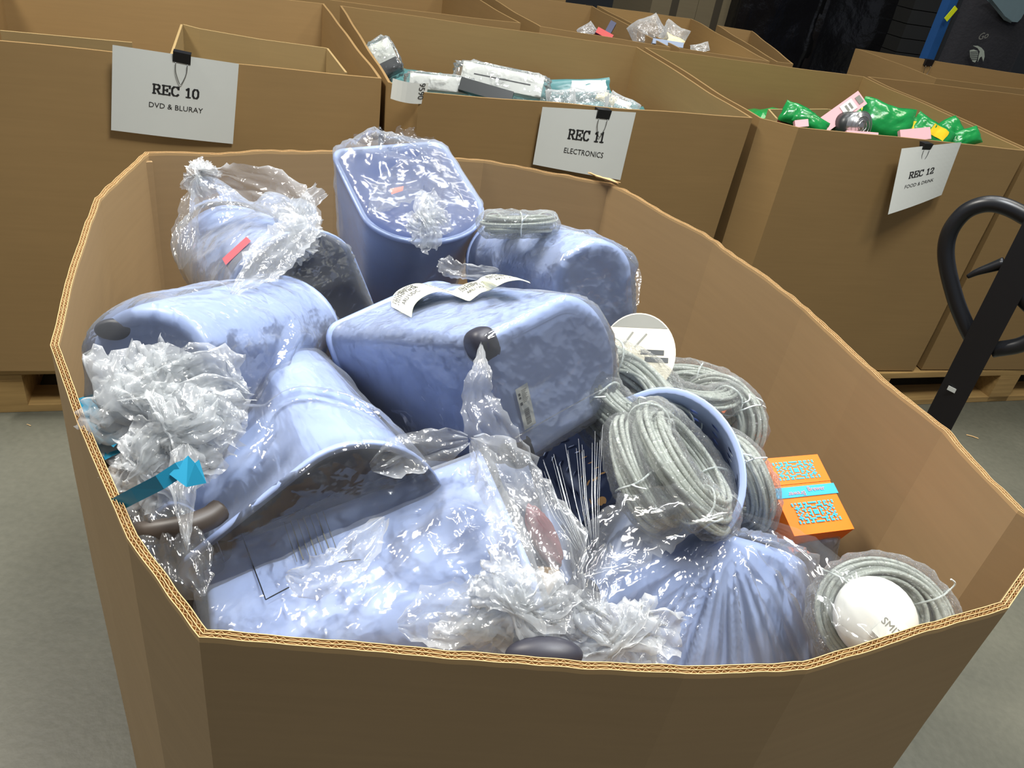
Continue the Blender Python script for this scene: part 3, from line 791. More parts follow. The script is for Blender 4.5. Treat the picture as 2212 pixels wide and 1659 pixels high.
tubs[4] = tub(T4, 'blue plastic tub on its side at the left wall, behind the one with cyan tape', feet=((-1, 1), (1, 1)), k=.95,
              wrap=dict(sub=ICO6, slack=.006, fold=.010, crumple=.003, seed=4.2))
tubs[5] = tub(T5, 'blue plastic tub at the front left with cyan tape and a large film knot', feet=((-1, 1),), fm=M_film_fold,
              wrap=dict(sub=ICO6, slack=.006, fold=.009, crumple=.003, seed=5.9, bumps=((ldir(frm(T5), 350, 900, .97), .045, .55),)))
tubs[6] = tub(T6, 'blue plastic tub at the front centre in heavily crumpled printed film', feet=((-1, 1), (1, 1)), fm=film('printed_bag_film', 22, .11, .8, .12),
              wrap=dict(sub=ICO6, slack=.008, fold=.013, crumple=.009, seed=6.4, bumps=((ldir(frm(T6), 1060, 1020, .98), .02, .5),)))
tubs[7] = tub(T7, 'perforated blue plastic tub holding two grey cable coils', 'holed', feet=(), wrap=None, kz=.55)
TS, TD, TK, TL_ = SHAPE8; CEN = np.array([0, 0, -TL_ * .5])
tubs[8] = tub(T8, 'blue plastic tub at the front right under tightly pleated film', feet=(), fm=M_film_fold, me=tub_mesh(M_blue), k=1.2,
              wrap=dict(sub=ICO6, slack=.003, fold=.004, crumple=.001, seed=8.8, apexes=((ldir(frm(T8), 1590, 1125, .90), .008, 15, 2.0),)))
TS, TD, TK, TL_ = SHAPE; CEN = np.array([0, 0, -TL_ * .5])
tubs[9] = tub(T9, 'blue plastic tub on its side at the back, a cable coil lying on it', feet=(), k=.85,
              wrap=dict(sub=ICO6, slack=.004, fold=.008, crumple=.004, seed=9.1, bumps=((ldir(frm(T9), 1345, 600, .98), .02, .6),)))
tubs[10] = tub(T10, 'blue plastic tub at the right wall beneath the orange carton', feet=(), k=.60,
               wrap=dict(sub=ICO5, slack=.003, fold=.006, crumple=.002, seed=10.1))
# tubs lower in the heap, seen only through the gaps
for k_, (c, z, y) in enumerate([((-.02, .98, .60), (.9, .2, .1), (0, .1, 1)), ((-.30, .80, .56), (.2, .9, 0), (0, 0, 1)), ((.06, .62, .52), (-.95, .3, 0), (0, .1, 1)), ((.30, .70, .50), (.3, -.9, .1), (0, 0, 1)), ((-.12, 1.25, .50), (1, .1, 0), (0, 0, 1))]):
    Z = nrm(z); Y = nrm(np.array(y) - Z * np.dot(y, Z)); X = np.cross(Y, Z); O = np.array(c) + Z * TL_ / 2
    tub([*O, X[0], Y[0], Z[0], X[1], Y[1], Z[1], X[2], Y[2], Z[2]],
        'blue plastic tub deep in the heap ' + ['below the barcode tub', 'below the left wall tubs', 'below the front centre tub', 'below the perforated tub', 'below the standing open tub'][k_], feet=())

# =================================================================== cable coils
def coil_mesh(seed, R=.052, r=.018, turns=30, rr=.0026):
    q = random.Random(seed); mb = MB()
    for t in range(turns):
        a = q.uniform(0, 2 * math.pi); rad = r * math.sqrt((t + .5) / turns) * .96; off = (rad * math.cos(a), rad * math.sin(a))
        ph = q.uniform(0, 6.28); el = q.uniform(-.04, .04); pts = []
        for k in range(48):
            th = 2 * math.pi * k / 48; w = 1 + .12 * math.sin(2 * th + ph)
            sw = .28 * math.sin(th + ph)
            o0 = off[0] * w * math.cos(sw) - off[1] * math.sin(sw); o1 = off[0] * math.sin(sw) + off[1] * w * math.cos(sw)
            rd = (R + o0) * (1 + el * math.cos(2 * th)); pts.append((rd * math.cos(th) * 1.06, rd * math.sin(th) * .94, o1 * .9))
        mb.tube(pts, rr, 6, closed=True)
    me = bpy.data.meshes.new('cable_strands'); me.from_pydata([tuple(v) for v in mb.V], [], mb.F); me.materials.append(M_cable)
    me.polygons.foreach_set('use_smooth', [True] * len(me.polygons)); me.update(); return me
COILS = [coil_mesh(1), coil_mesh(2), coil_mesh(3)]
def torus_mesh(R, r, name, mat, n=96, m=28, amp=.003, seed=0):
    V = []; F = []
    for i in range(n):
        th = 2 * math.pi * i / n
        for j in range(m):
            a = 2 * math.pi * j / m; p = np.array([(R + r * math.cos(a)) * math.cos(th) * 1.06, (R + r * math.cos(a)) * math.sin(th) * .94, r * math.sin(a)])
            e = amp * (facet(p, 45, seed) + .6 * ridge(p, 70, seed)) + amp * 1.2 * max(0, noise.noise(Vector(tuple(p * 22 + seed))))
            c = np.array([R * math.cos(th) * 1.06, R * math.sin(th) * .94, 0]); V.append(p + nrm(p - c) * e)
    for i in range(n):
        for j in range(m): F.append((i * m + j, ((i + 1) % n) * m + j, ((i + 1) % n) * m + (j + 1) % m, i * m + (j + 1) % m))
    me = bpy.data.meshes.new(name); me.from_pydata([tuple(v) for v in V], [], F); me.materials.append(mat)
    me.polygons.foreach_set('use_smooth', [True] * len(F)); me.update(); return me
COILF = [torus_mesh(.052, .0215, 'plastic_wrap', M_film_fine, seed=s) for s in (2.0, 5.0)]
def tie_mesh():
    mb = MB(); R, r = .052, .0205
    mb.tube([((R + r * math.cos(a)) * 1.06, .001 * math.sin(3 * a), r * math.sin(a)) for a in [2 * math.pi * k / 24 for k in range(24)]], .0011, 6, closed=True)
    mb.tube(sm([((R + r) * 1.06, 0, .004), ((R + r) * 1.06 + .006, .004, .010), ((R + r) * 1.06 + .002, .010, .016)], 4), .0010, 5)
    me = bpy.data.meshes.new('tie'); me.from_pydata([tuple(v) for v in mb.V], [], mb.F); me.materials.append(M_tie); me.update(); return me
TIE = tie_mesh()
def coil(px, py, z, nv, label, rot=0.0, ties=(0.6, 2.6, 4.6), v=0, k=1.0, wrap=True, sc=(1, 1, 1)):
    c = at(px, py, z); Z = nrm(nv[0] * CR + nv[1] * CU - nv[2] * _fw); X = nrm(np.cross([0.1, .2, 1], Z)); Y = np.cross(Z, X)
    X, Y = X * math.cos(rot) + Y * math.sin(rot), Y * math.cos(rot) - X * math.sin(rot)
    th = thing('cable_coil', label, 'cable coil', 'grey cable coils in the front bin', mat=frame(c, X * k * sc[0], Y * k * sc[1], Z * k * sc[2]))
    link(bpy.data.objects.new('cable_strands', COILS[v % 3]), th)
    for a in ties:
        o = bpy.data.objects.new('tie', TIE); link(o, th); o.rotation_euler = (0, 0, a)
    if wrap: link(bpy.data.objects.new('plastic_wrap', COILF[v % 2]), th)
    return th
coil(1120, 484, 1.03, (0, 1, .22), 'grey cable coil in film lying flat on the tub at the back', v=0, k=.78)
coil(1362, 845, .94, (.5, .7, .5), 'grey cable coil directly right of the barcode tub, the upper of two there', rot=.5, v=1, k=1.12)
coil(1360, 905, .90, (.5, .7, .5), 'grey cable coil right of the barcode tub, the lower one just above the perforated tub', rot=1.1, v=2, k=1.2)
coil(1497, 838, .90, (.1, .95, .35), 'grey cable coil lying flat nearest the brown wall, strands running level', rot=.3, v=0, k=.95)
coil(1545, 915, .865, (-.75, .1, .65), 'grey cable coil standing upright with its open loop and card to the right', rot=.2, v=1, k=.95)
coil(1588, 1045, .84, (-.93, -.25, .25), 'grey cable coil standing between the perforated tub and the orange carton', rot=.4, v=2, k=.98)
coil(1452, 905, .85, (.8, .4, .4), 'small visible end of a grey cable coil behind the perforated tub rim', rot=.4, v=0, k=.8)
coil(1392, 1020, .915, (.80, .45, .36), 'grey cable coil in the perforated tub, the left one of the pair', rot=.3, v=1, k=.96)
coil(1478, 1008, .925, (.72, .58, .36), 'grey cable coil in the perforated tub, the right one of the pair', rot=.9, v=2, k=1.08)
coil(1908, 1338, .885, (-.1, .35, 1), 'grey cable coil at the lower right corner around a white moulded disc', rot=.2, v=0, k=.9)
# white moulded disc with its tag inside the corner coil
c = at(1893, 1335, .905); Z = nrm(-.1 * CR + .35 * CU - 1.0 * _fw); X = nrm(np.cross([0, 0, 1], Z)); Y = np.cross(Z, X)
th = thing('white_disc', 'white domed plastic disc inside the lower right cable coil', 'lamp part', mat=frame(c, X, Y, Z))
V = []; F = []; prof = [(.036, -.010), (.038, -.002), (.036, .002), (.030, .008), (.020, .013), (.010, .0155), (.0002, .016)]
for (r_, z_) in prof:
    for k in range(32): V.append((r_ * math.cos(k * math.pi / 16), r_ * math.sin(k * math.pi / 16), z_))
for j in range(len(prof) - 1):
    for k in range(32): F.append((j * 32 + k, j * 32 + (k + 1) % 32, (j + 1) * 32 + (k + 1) % 32, (j + 1) * 32 + k))
mesh_obj('dome', V, F, M_white, th, True)
mb = MB(); mb.box((.014, -.012, .0178), (.034, .026, .0006), X=(.86, -.5, 0), Y=(.5, .86, 0)); mb.build('tag', M_paper, th)
tv, tf = text_mesh("SMITH'S", .0095); ca, sa = math.cos(-.52), math.sin(-.52)
mesh_obj('tag_lettering', [(.014 + v[0] * ca - v[1] * sa, -.010 + v[0] * sa + v[1] * ca, .0185) for v in tv], tf, M_inkgrey, th)

# card inserts of the coils
def card(px, py, z, nv, label, rx, ry, rot):
    c = at(px, py, z); Z = nrm(nv[0] * CR + nv[1] * CU - nv[2] * _fw); X = nrm(np.cross([0.0, .1, 1], Z)); Y = np.cross(Z, X)
    X, Y = X * math.cos(rot) + Y * math.sin(rot), Y * math.cos(rot) - X * math.sin(rot)
    th = thing('oval_card', label, 'card', 'oval printed cards', mat=frame(c, X, Y, Z))
    n = 48; V = [(rx * math.cos(2 * math.pi * k / n), ry * math.sin(2 * math.pi * k / n), zz) for zz in (-.0004, .0004) for k in range(n)]
    mesh_obj('card', V, [tuple(range(n))[::-1], tuple(range(n, 2 * n))] + [(k, (k + 1) % n, n + (k + 1) % n, n + k) for k in range(n)], M_cream2, th)
    def cap(y0, nm):
        P = [(rx * .97 * math.cos(a), ry * .97 * math.sin(a)) for a in [2 * math.pi * k / n for k in range(n)]]
        P = [p for p in P if (p[1] > y0 if y0 > 0 else p[1] < y0)]
        P.sort(key=lambda p: math.atan2(p[1] - y0 * .99 if True else 0, p[0])) ; w = rx * .97 * math.sqrt(max(0, 1 - (y0 / ry) ** 2))
        P = sorted(P, key=lambda p: p[0]); P = [(-w, y0)] + P + [(w, y0)]
        mesh_obj(nm, [(p[0], p[1], .0007) for p in P], [tuple(range(len(P)))], M_inkgrey, th)
    cap(ry * .62, 'grey_band'); cap(-ry * .62, 'grey_band')
    for (x, y, w, h) in ((.38, .02, .62, .12), (.50, -.16, .62, .12)):
        mb = MB(); mb.box((x * rx, y * ry, .0009), (w * rx, h * ry, .0003)); mb.build('printed_bar', M_darkprint, th)
    for (x, y, a) in ((-.30, .32, .5), (.05, .30, .6)):
        mb = MB(); mb.box((x * rx, y * ry, .0009), (.05 * rx, .42 * ry, .0003), X=(math.cos(a), -math.sin(a), 0), Y=(math.sin(a), math.cos(a), 0)); mb.build('printed_line', M_inkgrey, th)
    return th
M_cream2 = plain('cream_card', srgb(212, 204, 182), rough=.6, noise_amt=.03)
card(1378, 762, .945, (-.15, .55, 1), 'oval cream card standing behind the upper cable coil beside the barcode tub', .047, .060, .30)
card(1588, 948, .86, (-.45, .35, 1), 'oval cream card seen through the loop of the upright cable coil', .026, .058, .2)

# =================================================================== orange carton
def carton(P0, a, b, nvec, t, label, full=True):
    wa, hb = np.linalg.norm(a), np.linalg.norm(b); X = a / wa; Z = nrm(nvec); Y = nrm(b - X * (b @ X)); Z = np.cross(X, Y) ; Z = Z if Z @ nvec > 0 else -Z
    th = thing('printed_carton', label, 'carton', None, mat=frame(P0, X, Y, Z))   # y runs away from P0 down the face
    mb = MB()
    def slabbox(y0, y1, gx=0.0, gz=0.0):
        m = MB(); m.box((wa / 2, (y0 + y1) / 2, -t / 2), (wa + gx, y1 - y0, t + gz)); return m
    slabbox(0, hb * .365).build('carton_lid', M_orange, th)
    slabbox(hb * .368, hb * 1.0, -.0012, -.0012).build('carton_body', M_orange, th)
    m = MB(); m.box((wa / 2 + .0008, hb * .47, -t / 2), (wa + .0022, hb * .135, t + .0010)); m.build('blue_band', M_bluep, th)
    Q = ["#.#.##.##.###", "#....#..#....", "..#.##.####..", ".###...#...##", "..#..##..#.#.", ".#.#..#.##...", "....#....#.#."]
    def pattern(y0, y1):
        nx, ny = 25, 13; x0, x1 = wa * .17, wa * .86; cw = (x1 - x0) / nx; ch = (y1 - y0) / ny; V = []; F = []
        for j in range(ny):
            for i in range(nx):
                qi = min(i, nx - 1 - i); qj = min(j, ny - 1 - j)
                on = Q[qj][qi] == '#'
                if abs(i - 12) <= 1 and abs(j - 6) <= 1: on = True
                elif abs(i - 12) <= 2 and abs(j - 6) <= 2: on = False
                if on:
                    k = len(V); xx = x0 + i * cw; yy = y0 + j * ch; g = .04
                    V += [(xx - cw * g, yy - ch * g, .0005), (xx + cw * (1 + g), yy - ch * g, .0005), (xx + cw * (1 + g), yy + ch * (1 + g), .0005), (xx - cw * g, yy + ch * (1 + g), .0005)]; F.append((k, k + 1, k + 2, k + 3))
        mesh_obj('printed_pattern', V, F, M_bluep, th)
    if full:
        pattern(hb * .07, hb * .31); pattern(hb * .61, hb * .87)
        tv, tf = text_mesh('Brewer', .0085)
        mesh_obj('band_lettering', [(wa * .34 - v[0], hb * .495 + v[1], .0013) for v in tv], tf, M_pinkprint, th)
        mesh_obj('band_lettering', [(wa * .68 + v[0], hb * .455 - v[1], .0013) for v in tv], tf, M_pinkprint, th)
    return th
M_pinkprint = plain('salmon_print', srgb(228, 140, 130), rough=.4)
P0 = np.array([.317, .803, .869]); a_ = np.array([.082, .035, -.001]); b_ = np.array([.039, -.089, -.037]); n_ = np.array([.14, -.3226, .936])
carton(P0, a_, b_, n_, .034, 'orange carton with blue maze print and blue band by the right wall')
carton(at(1455, 858, .86), a_ * .9, b_ * .8, n_, .03, 'orange carton mostly buried under the cable coils', False)

# =================================================================== stickers, strips, knots and tape on the tubs
def obj_bvh(th, name):
    return bvh_of([c for c in bpy.data.objects if c.parent == th and c.name.split('.')[0] == name])
TUBE1 = tubs[1][0]
# barcode sticker on the base of the middle tub
fr1 = tubs[1][1]; bz = np.array(fr1.col[2][:3]); bp = np.array(fr1.translation) - bz * (TL_ + .0018)
cs = [at_plane(x, y, bp, bz) for x, y in ((1112.5, 842), (1138.5, 826), (1157.5, 914), (1133, 930))]
def quadpart(cs, name, mat, th, lift=0.0, nvec=None):
    nvec = nvec if nvec is not None else nrm(np.cross(cs[1] - cs[0], cs[3] - cs[0]))
    if nvec @ (CAM - cs[0]) < 0: nvec = -nvec
    return wpart(name, [c + nvec * lift for c in cs], [(0, 1, 2, 3)], mat, th)
def uvq(cs, u0, v0, u1, v1):
    f = lambda u, v: (cs[0] * (1 - u) + cs[1] * u) * (1 - v) + (cs[3] * (1 - u) + cs[2] * u) * v
    return [f(u0, v0), f(u1, v0), f(u1, v1), f(u0, v1)]
st = quadpart(cs, 'barcode_sticker', M_paper, TUBE1, .0004)
bars = MB(); q = random.Random(4); v = .55
while v < .90:
    h = q.choice([.008, .012, .02]); c4 = uvq(cs, .32, v, .72, v + h); nv_ = nrm(CAM - cs[0]); k = len(bars.V)
    bars.V += [c + nv_ * .0009 for c in c4]; bars.F.append((k, k + 1, k + 2, k + 3)); v += h + q.choice([.006, .01])
bars.build('barcode', M_ink, TUBE1, world=True)
for (u0, v0, u1, v1) in ((.12, .13, .27, .19), (.12, .22, .28, .27), (.12, .35, .30, .42)):
    quadpart(uvq(cs, u0, v0, u1, v1), 'sticker_symbol', M_ink, TUBE1, .0009)
tl = MB()
for k_ in range(9):
    c4 = uvq(cs, .42, .10 + k_ * .035, .86 - (k_ % 3) * .08, .115 + k_ * .035); nv_ = nrm(CAM - cs[0]); k = len(tl.V)
    tl.V += [c + nv_ * .0009 for c in c4]; tl.F.append((k, k + 1, k + 2, k + 3))
tl.build('sticker_small_print', M_inkgrey, TUBE1, world=True)
# seam line of the bag across the base
sp = [at_plane(x, y, bp, bz) - bz * .004 for x, y in ((1108, 945), (1200, 892), (1322, 826))]
MB().tube(sm(sp, 4), .0007, 5).build('bag_seam', M_film_hazy, TUBE1, True, True)

# strip of four labels curling over the top of the middle tub
bt = bvh_of([c for c in TUBE1.children if c.name.startswith('plastic_wrap')])
path_f = [(889, 686, .0), (893, 664, .010), (905, 648, .018), (925, 636, .022), (948, 630, .020), (970, 634, .012), (990, 642, .006), (1012, 650, .0005), (1022, 645, .004), (1040, 632, .009), (1062, 626, .012), (1075, 618, .014), (1094, 609, .014), (1118, 605, .012), (1132, 607, .009), (1146, 612, .004)]
path_b = [(845, 662, .0), (846, 645, .010), (856, 630, .018), (875, 619, .022), (900, 612, .022), (925, 615, .014), (955, 624, .007), (977, 628, .0035), (990, 620, .006), (1008, 612, .010), (1030, 606, .013), (1040, 599, .015), (1058, 593, .015), (1082, 593, .014), (1110, 598, .010), (1142, 608, .004)]
tx = np.array(fr1.col[0][:3])          # outward normal of the tub's top side
topP = np.array(fr1.translation) + tx * (TW * .93 + .004)
_tn = None
for o_ in [c for c in TUBE1.children if c.name.startswith('tub_body')]: _tn = o_
def top_at(x, y, h):
    h0 = hit(bt, x, y, 0.0)
    if h0 is None: h0 = at_plane(x, y, topP, tx)
    for _ in range(2):
        d = ray(x, y); p = h0 + d * ((h + .0015) / min(-.35, float(d @ tx)))
    return p
Fp = sm([top_at(*p) for p in path_f], 4); Bp = sm([top_at(*p) for p in path_b], 4)
th = thing('label_strip', 'curling strip of four printed white labels lying on the middle tub', 'labels', loc=Fp[0])
n = len(Fp); V = []; F = []
for i in range(n):
    for j in range(5): V.append(Bp[i] * (1 - j / 4) + Fp[i] * (j / 4))
for i in range(n - 1):
    for j in range(4): F.append((i * 5 + j, i * 5 + j + 1, (i + 1) * 5 + j + 1, (i + 1) * 5 + j))
wpart('label_backing', V, F, plain('cream_backing', srgb(226, 228, 200), rough=.55), th)
def strip_pt(s, w, lift=.0006):
    s = max(0, min(n - 1.001, s)); i = int(s); f = s - i
    b = Bp[i] * (1 - f) + Bp[i + 1] * f; fr_ = Fp[i] * (1 - f) + Fp[i + 1] * f
    tg = nrm(Fp[i + 1] - Fp[i]); wd = nrm(fr_ - b); nn = np.cross(tg, wd)
    if nn @ (CAM - b) < 0: nn = -nn
    return b * (1 - w) + fr_ * w + nn * lift
labs = [(1, 15), (17, 27), (30, 43), (44, 57)]
for (s0, s1) in labs:
    V = []; F = []
    for i in range(11):
        for w in (0.03, .97): V.append(strip_pt(s0 + (s1 - s0) * i / 10, w, .0003))
    for i in range(10): F.append((2 * i, 2 * i + 1, 2 * i + 3, 2 * i + 2))
    wpart('label', V, F, plain('label_white', srgb(232, 232, 218), rough=.5), th)
    for txt, w0, sz in (('BSL1CH80#0TSP', .17, 1), ('2021HPY#28', .33, 1), ('ARU UDC', .60, 1)):
        tv, tf = text_mesh(txt, 1.0); mx_ = max(abs(v[0]) for v in tv)
        L_ = (s1 - s0) * (.42 if 'ARU' not in txt else .32)
        wpart('label_lettering', [strip_pt((s0 + s1) / 2 + v[0] / mx_ * L_ * 1.0, w0 - v[1] * .24) for v in tv], tf, M_inkgrey if False else M_ink, th)

M_knot = film('gathered_film', 34, 0.30, .9, 0.14)
# crumpled film: knots, tails and loose sheets (each belongs to its tub)
def crumple(px, py, z, size, parent, name='film_knot', mat=None, seed=0.0, amp=.5, rot=0.0, cam_depth=.7):
    """a lump"""
    c = at(px, py, z); V = []; X = CR * math.cos(rot) + CU * math.sin(rot); Y = CU * math.cos(rot) - CR * math.sin(rot); Zc = -_fw
    for v in ICO5[0]:
        q = v * (1 + amp * .35 * (facet(v, 1.6, seed) - .5) + amp * .25 * ridge(v, 1.8, seed + 2) + amp * .06 * facet(v, 6, seed))
        V.append(c + X * q[0] * size[0] + Y * q[1] * size[1] + Zc * q[2] * size[0] * cam_depth * .6)
    return wpart(name, V, ICO5[1], mat or M_film_hazy, parent, True)
def knot(px, py, z, size, parent, seed=1, n=6, rot=0.0, mat=None, name='film_knot'):
    """gathered film: folded leaves crossing one another"""
    q = random.Random(seed); c = at(px, py, z); mbV = []; mbF = []
    X = CR * math.cos(rot) + CU * math.sin(rot); Y = CU * math.cos(rot) - CR * math.sin(rot)
    for k in range(n):
        a = math.pi * (k + q.uniform(-.3, .3)) / n; d = X * math.cos(a) * size[0] + Y * math.sin(a) * size[1]; L_ = q.uniform(.8, 1.15)
        lift = -_fw * q.uniform(.15, .5) * min(size); side = nrm(np.cross(d, _fw)) * q.uniform(-.3, .3) * min(size)
        P = sm([c - d * L_, c - d * .5 * L_ + lift * .6 + side, c + lift, c + d * .5 * L_ + lift * .7 - side, c + d * L_ * q.uniform(.8, 1.1)], 7); m = len(P); nw = 14
        W_ = min(size) * q.uniform(.8, 1.2); k0 = len(mbV); sd_ = seed * 3.1 + k * 5.3
        for i, p in enumerate(P):
            t = nrm(P[min(i + 1, m - 1)] - P[max(i - 1, 0)]); s_ = nrm(np.cross(t, CAM - p)); u = np.cross(s_, t)
            if u @ (CAM - p) < 0: u = -u
            f = i / (m - 1); w = W_ * (.45 + .75 * abs(f - .5) * 2) * (1 if f < .92 and f > .08 else .8)
            for j in range(nw + 1):
                b_ = j / nw - .5; n1_ = noise.noise(Vector((j * .5 + sd_, i * .18, sd_))); n2_ = noise.noise(Vector((j * .4, i * .35 - sd_, 2.2)))
                mbV.append(p + s_ * w * (b_ + .16 * n2_) + t * w * .18 * n1_ + u * (w * .18 * n1_ + w * .10 * abs(math.sin(j * 1.7 + n2_ * 3))))
        for i in range(m - 1):
            for j in range(nw): mbF.append((k0 + i * (nw + 1) + j, k0 + i * (nw + 1) + j + 1, k0 + (i + 1) * (nw + 1) + j + 1, k0 + (i + 1) * (nw + 1) + j))
    return wpart(name, mbV, mbF, mat or M_knot, parent, True)
def sheet(pts, w, parent, name='film_tail', mat=None, seed=0.0, fold=.35, nw=12, ks=8, amp=.004):
    """a crumpled ribbon of film through world points; w = width per point"""
    P = sm(pts, ks); n = len(P); ws = np.interp(np.linspace(0, 1, n), np.linspace(0, 1, len(w)), w); V = []; F = []
    for i, p in enumerate(P):
        t = nrm(P[min(i + 1, n - 1)] - P[max(i - 1, 0)]); s_ = nrm(np.cross(t, CAM - p)); u = np.cross(s_, t)
        if u @ (CAM - p) < 0: u = -u
        fe = i / (n - 1); ws[i] *= .25 + .75 * min(1, 5 * fe, 5 * (1 - fe)) ** .7 + .25 * noise.noise(Vector((i * .7, seed, 1)))
        for j in range(nw + 1):
            a = (j / nw - .5); wv = noise.noise(Vector((j * .55 + seed, i * .16, seed))); wx = noise.noise(Vector((j * .4 - seed, i * .3, seed + 7)))
            V.append(p + s_ * ws[i] * (a + .12 * wx) + u * (amp * 2.2 * wv + fold * ws[i] * .3 * abs(math.sin(j * 1.9 + wv * 2))))
    for i in range(n - 1):
        for j in range(nw): F.append((i * (nw + 1) + j, i * (nw + 1) + j + 1, (i + 1) * (nw + 1) + j + 1, (i + 1) * (nw + 1) + j))
    return wpart(name, V, F, mat or M_film_hazy, parent, True)
def A(*p): return at(*p)
T = {k: v[0] for k, v in tubs.items()}
# middle tub: twisted tail hanging from the corner
sheet([A(1040, 745, 1.06), A(1038, 800, 1.055), A(1032, 860, 1.04), A(1060, 930, 1.02), A(1100, 1010, .99), A(1118, 1090, .96)], [.010, .018, .030, .040, .05, .06], T[1], seed=1.0, mat=M_film_hazy, amp=.003)
# left front tub: the big knot, loose edges
knot(368, 880, .975, (.064, .058), T[5], 1, 9)
b4 = obj_bvh(T[4], 'tub_body'); _f = hit(b4, 242, 712, -.004, A(242, 712, .95))
wpart('rubber_foot', [_f + CR * v[0] * .020 + CU * v[1] * .011 - _fw * v[2] * .008 for v in ICO4[0]], ICO4[1], M_foot, T[4], True)
knot(400, 930, .985, (.045, .042), T[5], 2, 6)
knot(300, 920, .95, (.036, .034), T[5], 3, 6)
knot(330, 1010, .955, (.040, .035), T[5], 4, 5)
sheet([A(250, 860, 1.0), A(340, 820, 1.01), A(440, 800, 1.01), A(540, 850, 1.0)], [.02, .04, .045, .02], T[5], seed=2.2)
sheet([A(400, 960, .99), A(395, 1040, .975), A(400, 1120, .96), A(405, 1190, .95)], [.03, .022, .012, .004], T[5], seed=5.0)
# cyan tape on it
def tape(pts, w, parent):
    P = [A(*p) for p in pts]; V = []; F = []
    for i, p in enumerate(P):
        t = nrm(P[min(i + 1, len(P) - 1)] - P[max(i - 1, 0)]); s_ = nrm(np.cross(t, CAM - p)); V += [p - s_ * w / 2, p + s_ * w / 2]
    for i in range(len(P) - 1): F.append((2 * i, 2 * i + 1, 2 * i + 3, 2 * i + 2))
    return wpart('cyan_tape', V, F, M_cyan, parent)
tape([(244, 1094, .95), (290, 1070, .975), (345, 1042, 1.0), (388, 1014, 1.01), (400, 1010, 1.01)], .012, T[5])
tape([(386, 1004, 1.012), (412, 1026, 1.01), (438, 1018, 1.008)], .019, T[5])
tape([(184, 856, .93), (212, 930, .94), (244, 985, .94)], .014, T[5])
tape([(216, 925, .95), (256, 955, .955)], .012, T[5])
# a further tub squeezed between it and the left wall, with a long dark grip
T12 = between((432, 1290), .83, (318, 1090), (0, .85, .55), True, TL_ * .85)
tubs[12] = tub(T12, 'blue plastic tub with long dark grip squeezed against the front left wall', feet=(), k=.85, kx=.36, wrap=dict(sub=ICO5, slack=.004, fold=.006, crumple=.003, seed=12.6))
gp = [A(282, 1156, .915), A(330, 1150, .925), A(400, 1138, .93), A(450, 1120, .93), A(474, 1102, .93)]
MB().tube(sm(gp, 6), .0105, 12).build('dark_grip', plain('brown_rubber', srgb(66, 58, 52), rough=.45), tubs[12][0], True, True)
sheet([A(280, 1030, .925), A(330, 1110, .93), A(385, 1200, .925), A(440, 1290, .915)], [.03, .05, .05, .03], tubs[12][0], seed=41.0, mat=M_film)
sheet([A(950, 565, .99), A(975, 580, .99), A(1020, 588, .99), A(1075, 585, .98)], [.03, .024, .02, .014], T[1], seed=51.0, name='film_edge')
# back left tub: pink sticker, folded film
b3 = obj_bvh(T[3], 'plastic_wrap')
pc = [hit(b3, x, y, .002, A(x, y, 1.0)) for x, y in ((484, 562), (535, 515), (545, 525), (492, 575))]
quadpart(pc, 'pink_sticker', plain('pink_red_print', srgb(214, 96, 104), rough=.4), T[3], .001)
sheet([A(500, 640, .99), A(560, 580, 1.0), A(620, 520, 1.01), A(650, 470, 1.02), A(600, 420, 1.03), A(500, 390, 1.03), A(430, 370, 1.03)], [.02, .05, .05, .05, .06, .05, .02], T[3], seed=3.0)
knot(640, 500, 1.0, (.028, .055), T[3], 5, 6, -.5)
knot(436, 385, 1.02, (.022, .028), T[3], 6, 5)
sheet([A(415, 410, 1.02), A(400, 500, 1.0), A(390, 580, .97)], [.02, .03, .02], T[3], seed=12.0, mat=M_film)
# standing open tub: knot with small label inside, film over the top edge
knot(925, 480, 1.02, (.028, .036), T[2], 7, 6)

knot(860, 303, 1.06, (.06, .018), T[2], 8, 4, mat=M_film)
sheet([A(800, 460, 1.05), A(850, 410, 1.05), A(920, 385, 1.05), A(1000, 440, 1.05)], [.03, .05, .06, .03], T[2], seed=16.0, mat=M_film)
pc = [A(842, 408, 1.03), A(872, 402, 1.03), A(870, 412, 1.03), A(846, 420, 1.03)]
quadpart(pc, 'orange_sticker', M_pinkprint, T[2], 0)
# back right tub
sheet([A(1310, 520, .97), A(1345, 570, .965), A(1350, 640, .95), A(1320, 690, .94)], [.02, .04, .045, .02], T[9], seed=17.0, mat=M_film)
# front centre tub: printed outline, film gathers
b6 = obj_bvh(T[6], 'plastic_wrap')
def drawn(pts, th, w=.0011, step=14, mat=M_ink):
    mb = MB()
    P = []
    for (x0, y0), (x1, y1) in zip(pts[:-1], pts[1:]):
        m = max(1, int(math.hypot(x1 - x0, y1 - y0) / step))
        for k in range(m + 1): P.append(hit(b6, x0 + (x1 - x0) * k / m, y0 + (y1 - y0) * k / m, .0012))
    P = [p for p in P if p is not None]
    if len(P) < 2: return None
    out = [P[0]]
    for p in P[1:]:
        if np.linalg.norm(p - out[-1]) > 1e-4: out.append(p)
    mb.tube(out, w * .5, 4); return mb.build('printed_outline', mat, th, world=True)
drawn([(592, 1120), (523, 1157), (548, 1225), (575, 1297), (625, 1270)], T[6])
drawn([(732, 1216), (780, 1210)], T[6])
drawn([(590, 1125), (660, 1100)], T[6], .0008)
for k_ in range(7):
    x0 = 608 + k_ * 14; drawn([(x0 + 6, 1130 - k_ * 4), (x0 + 34, 1215 - k_ * 5)], T[6], .0008 + .0006 * (k_ % 2), mat=M_inkgrey)
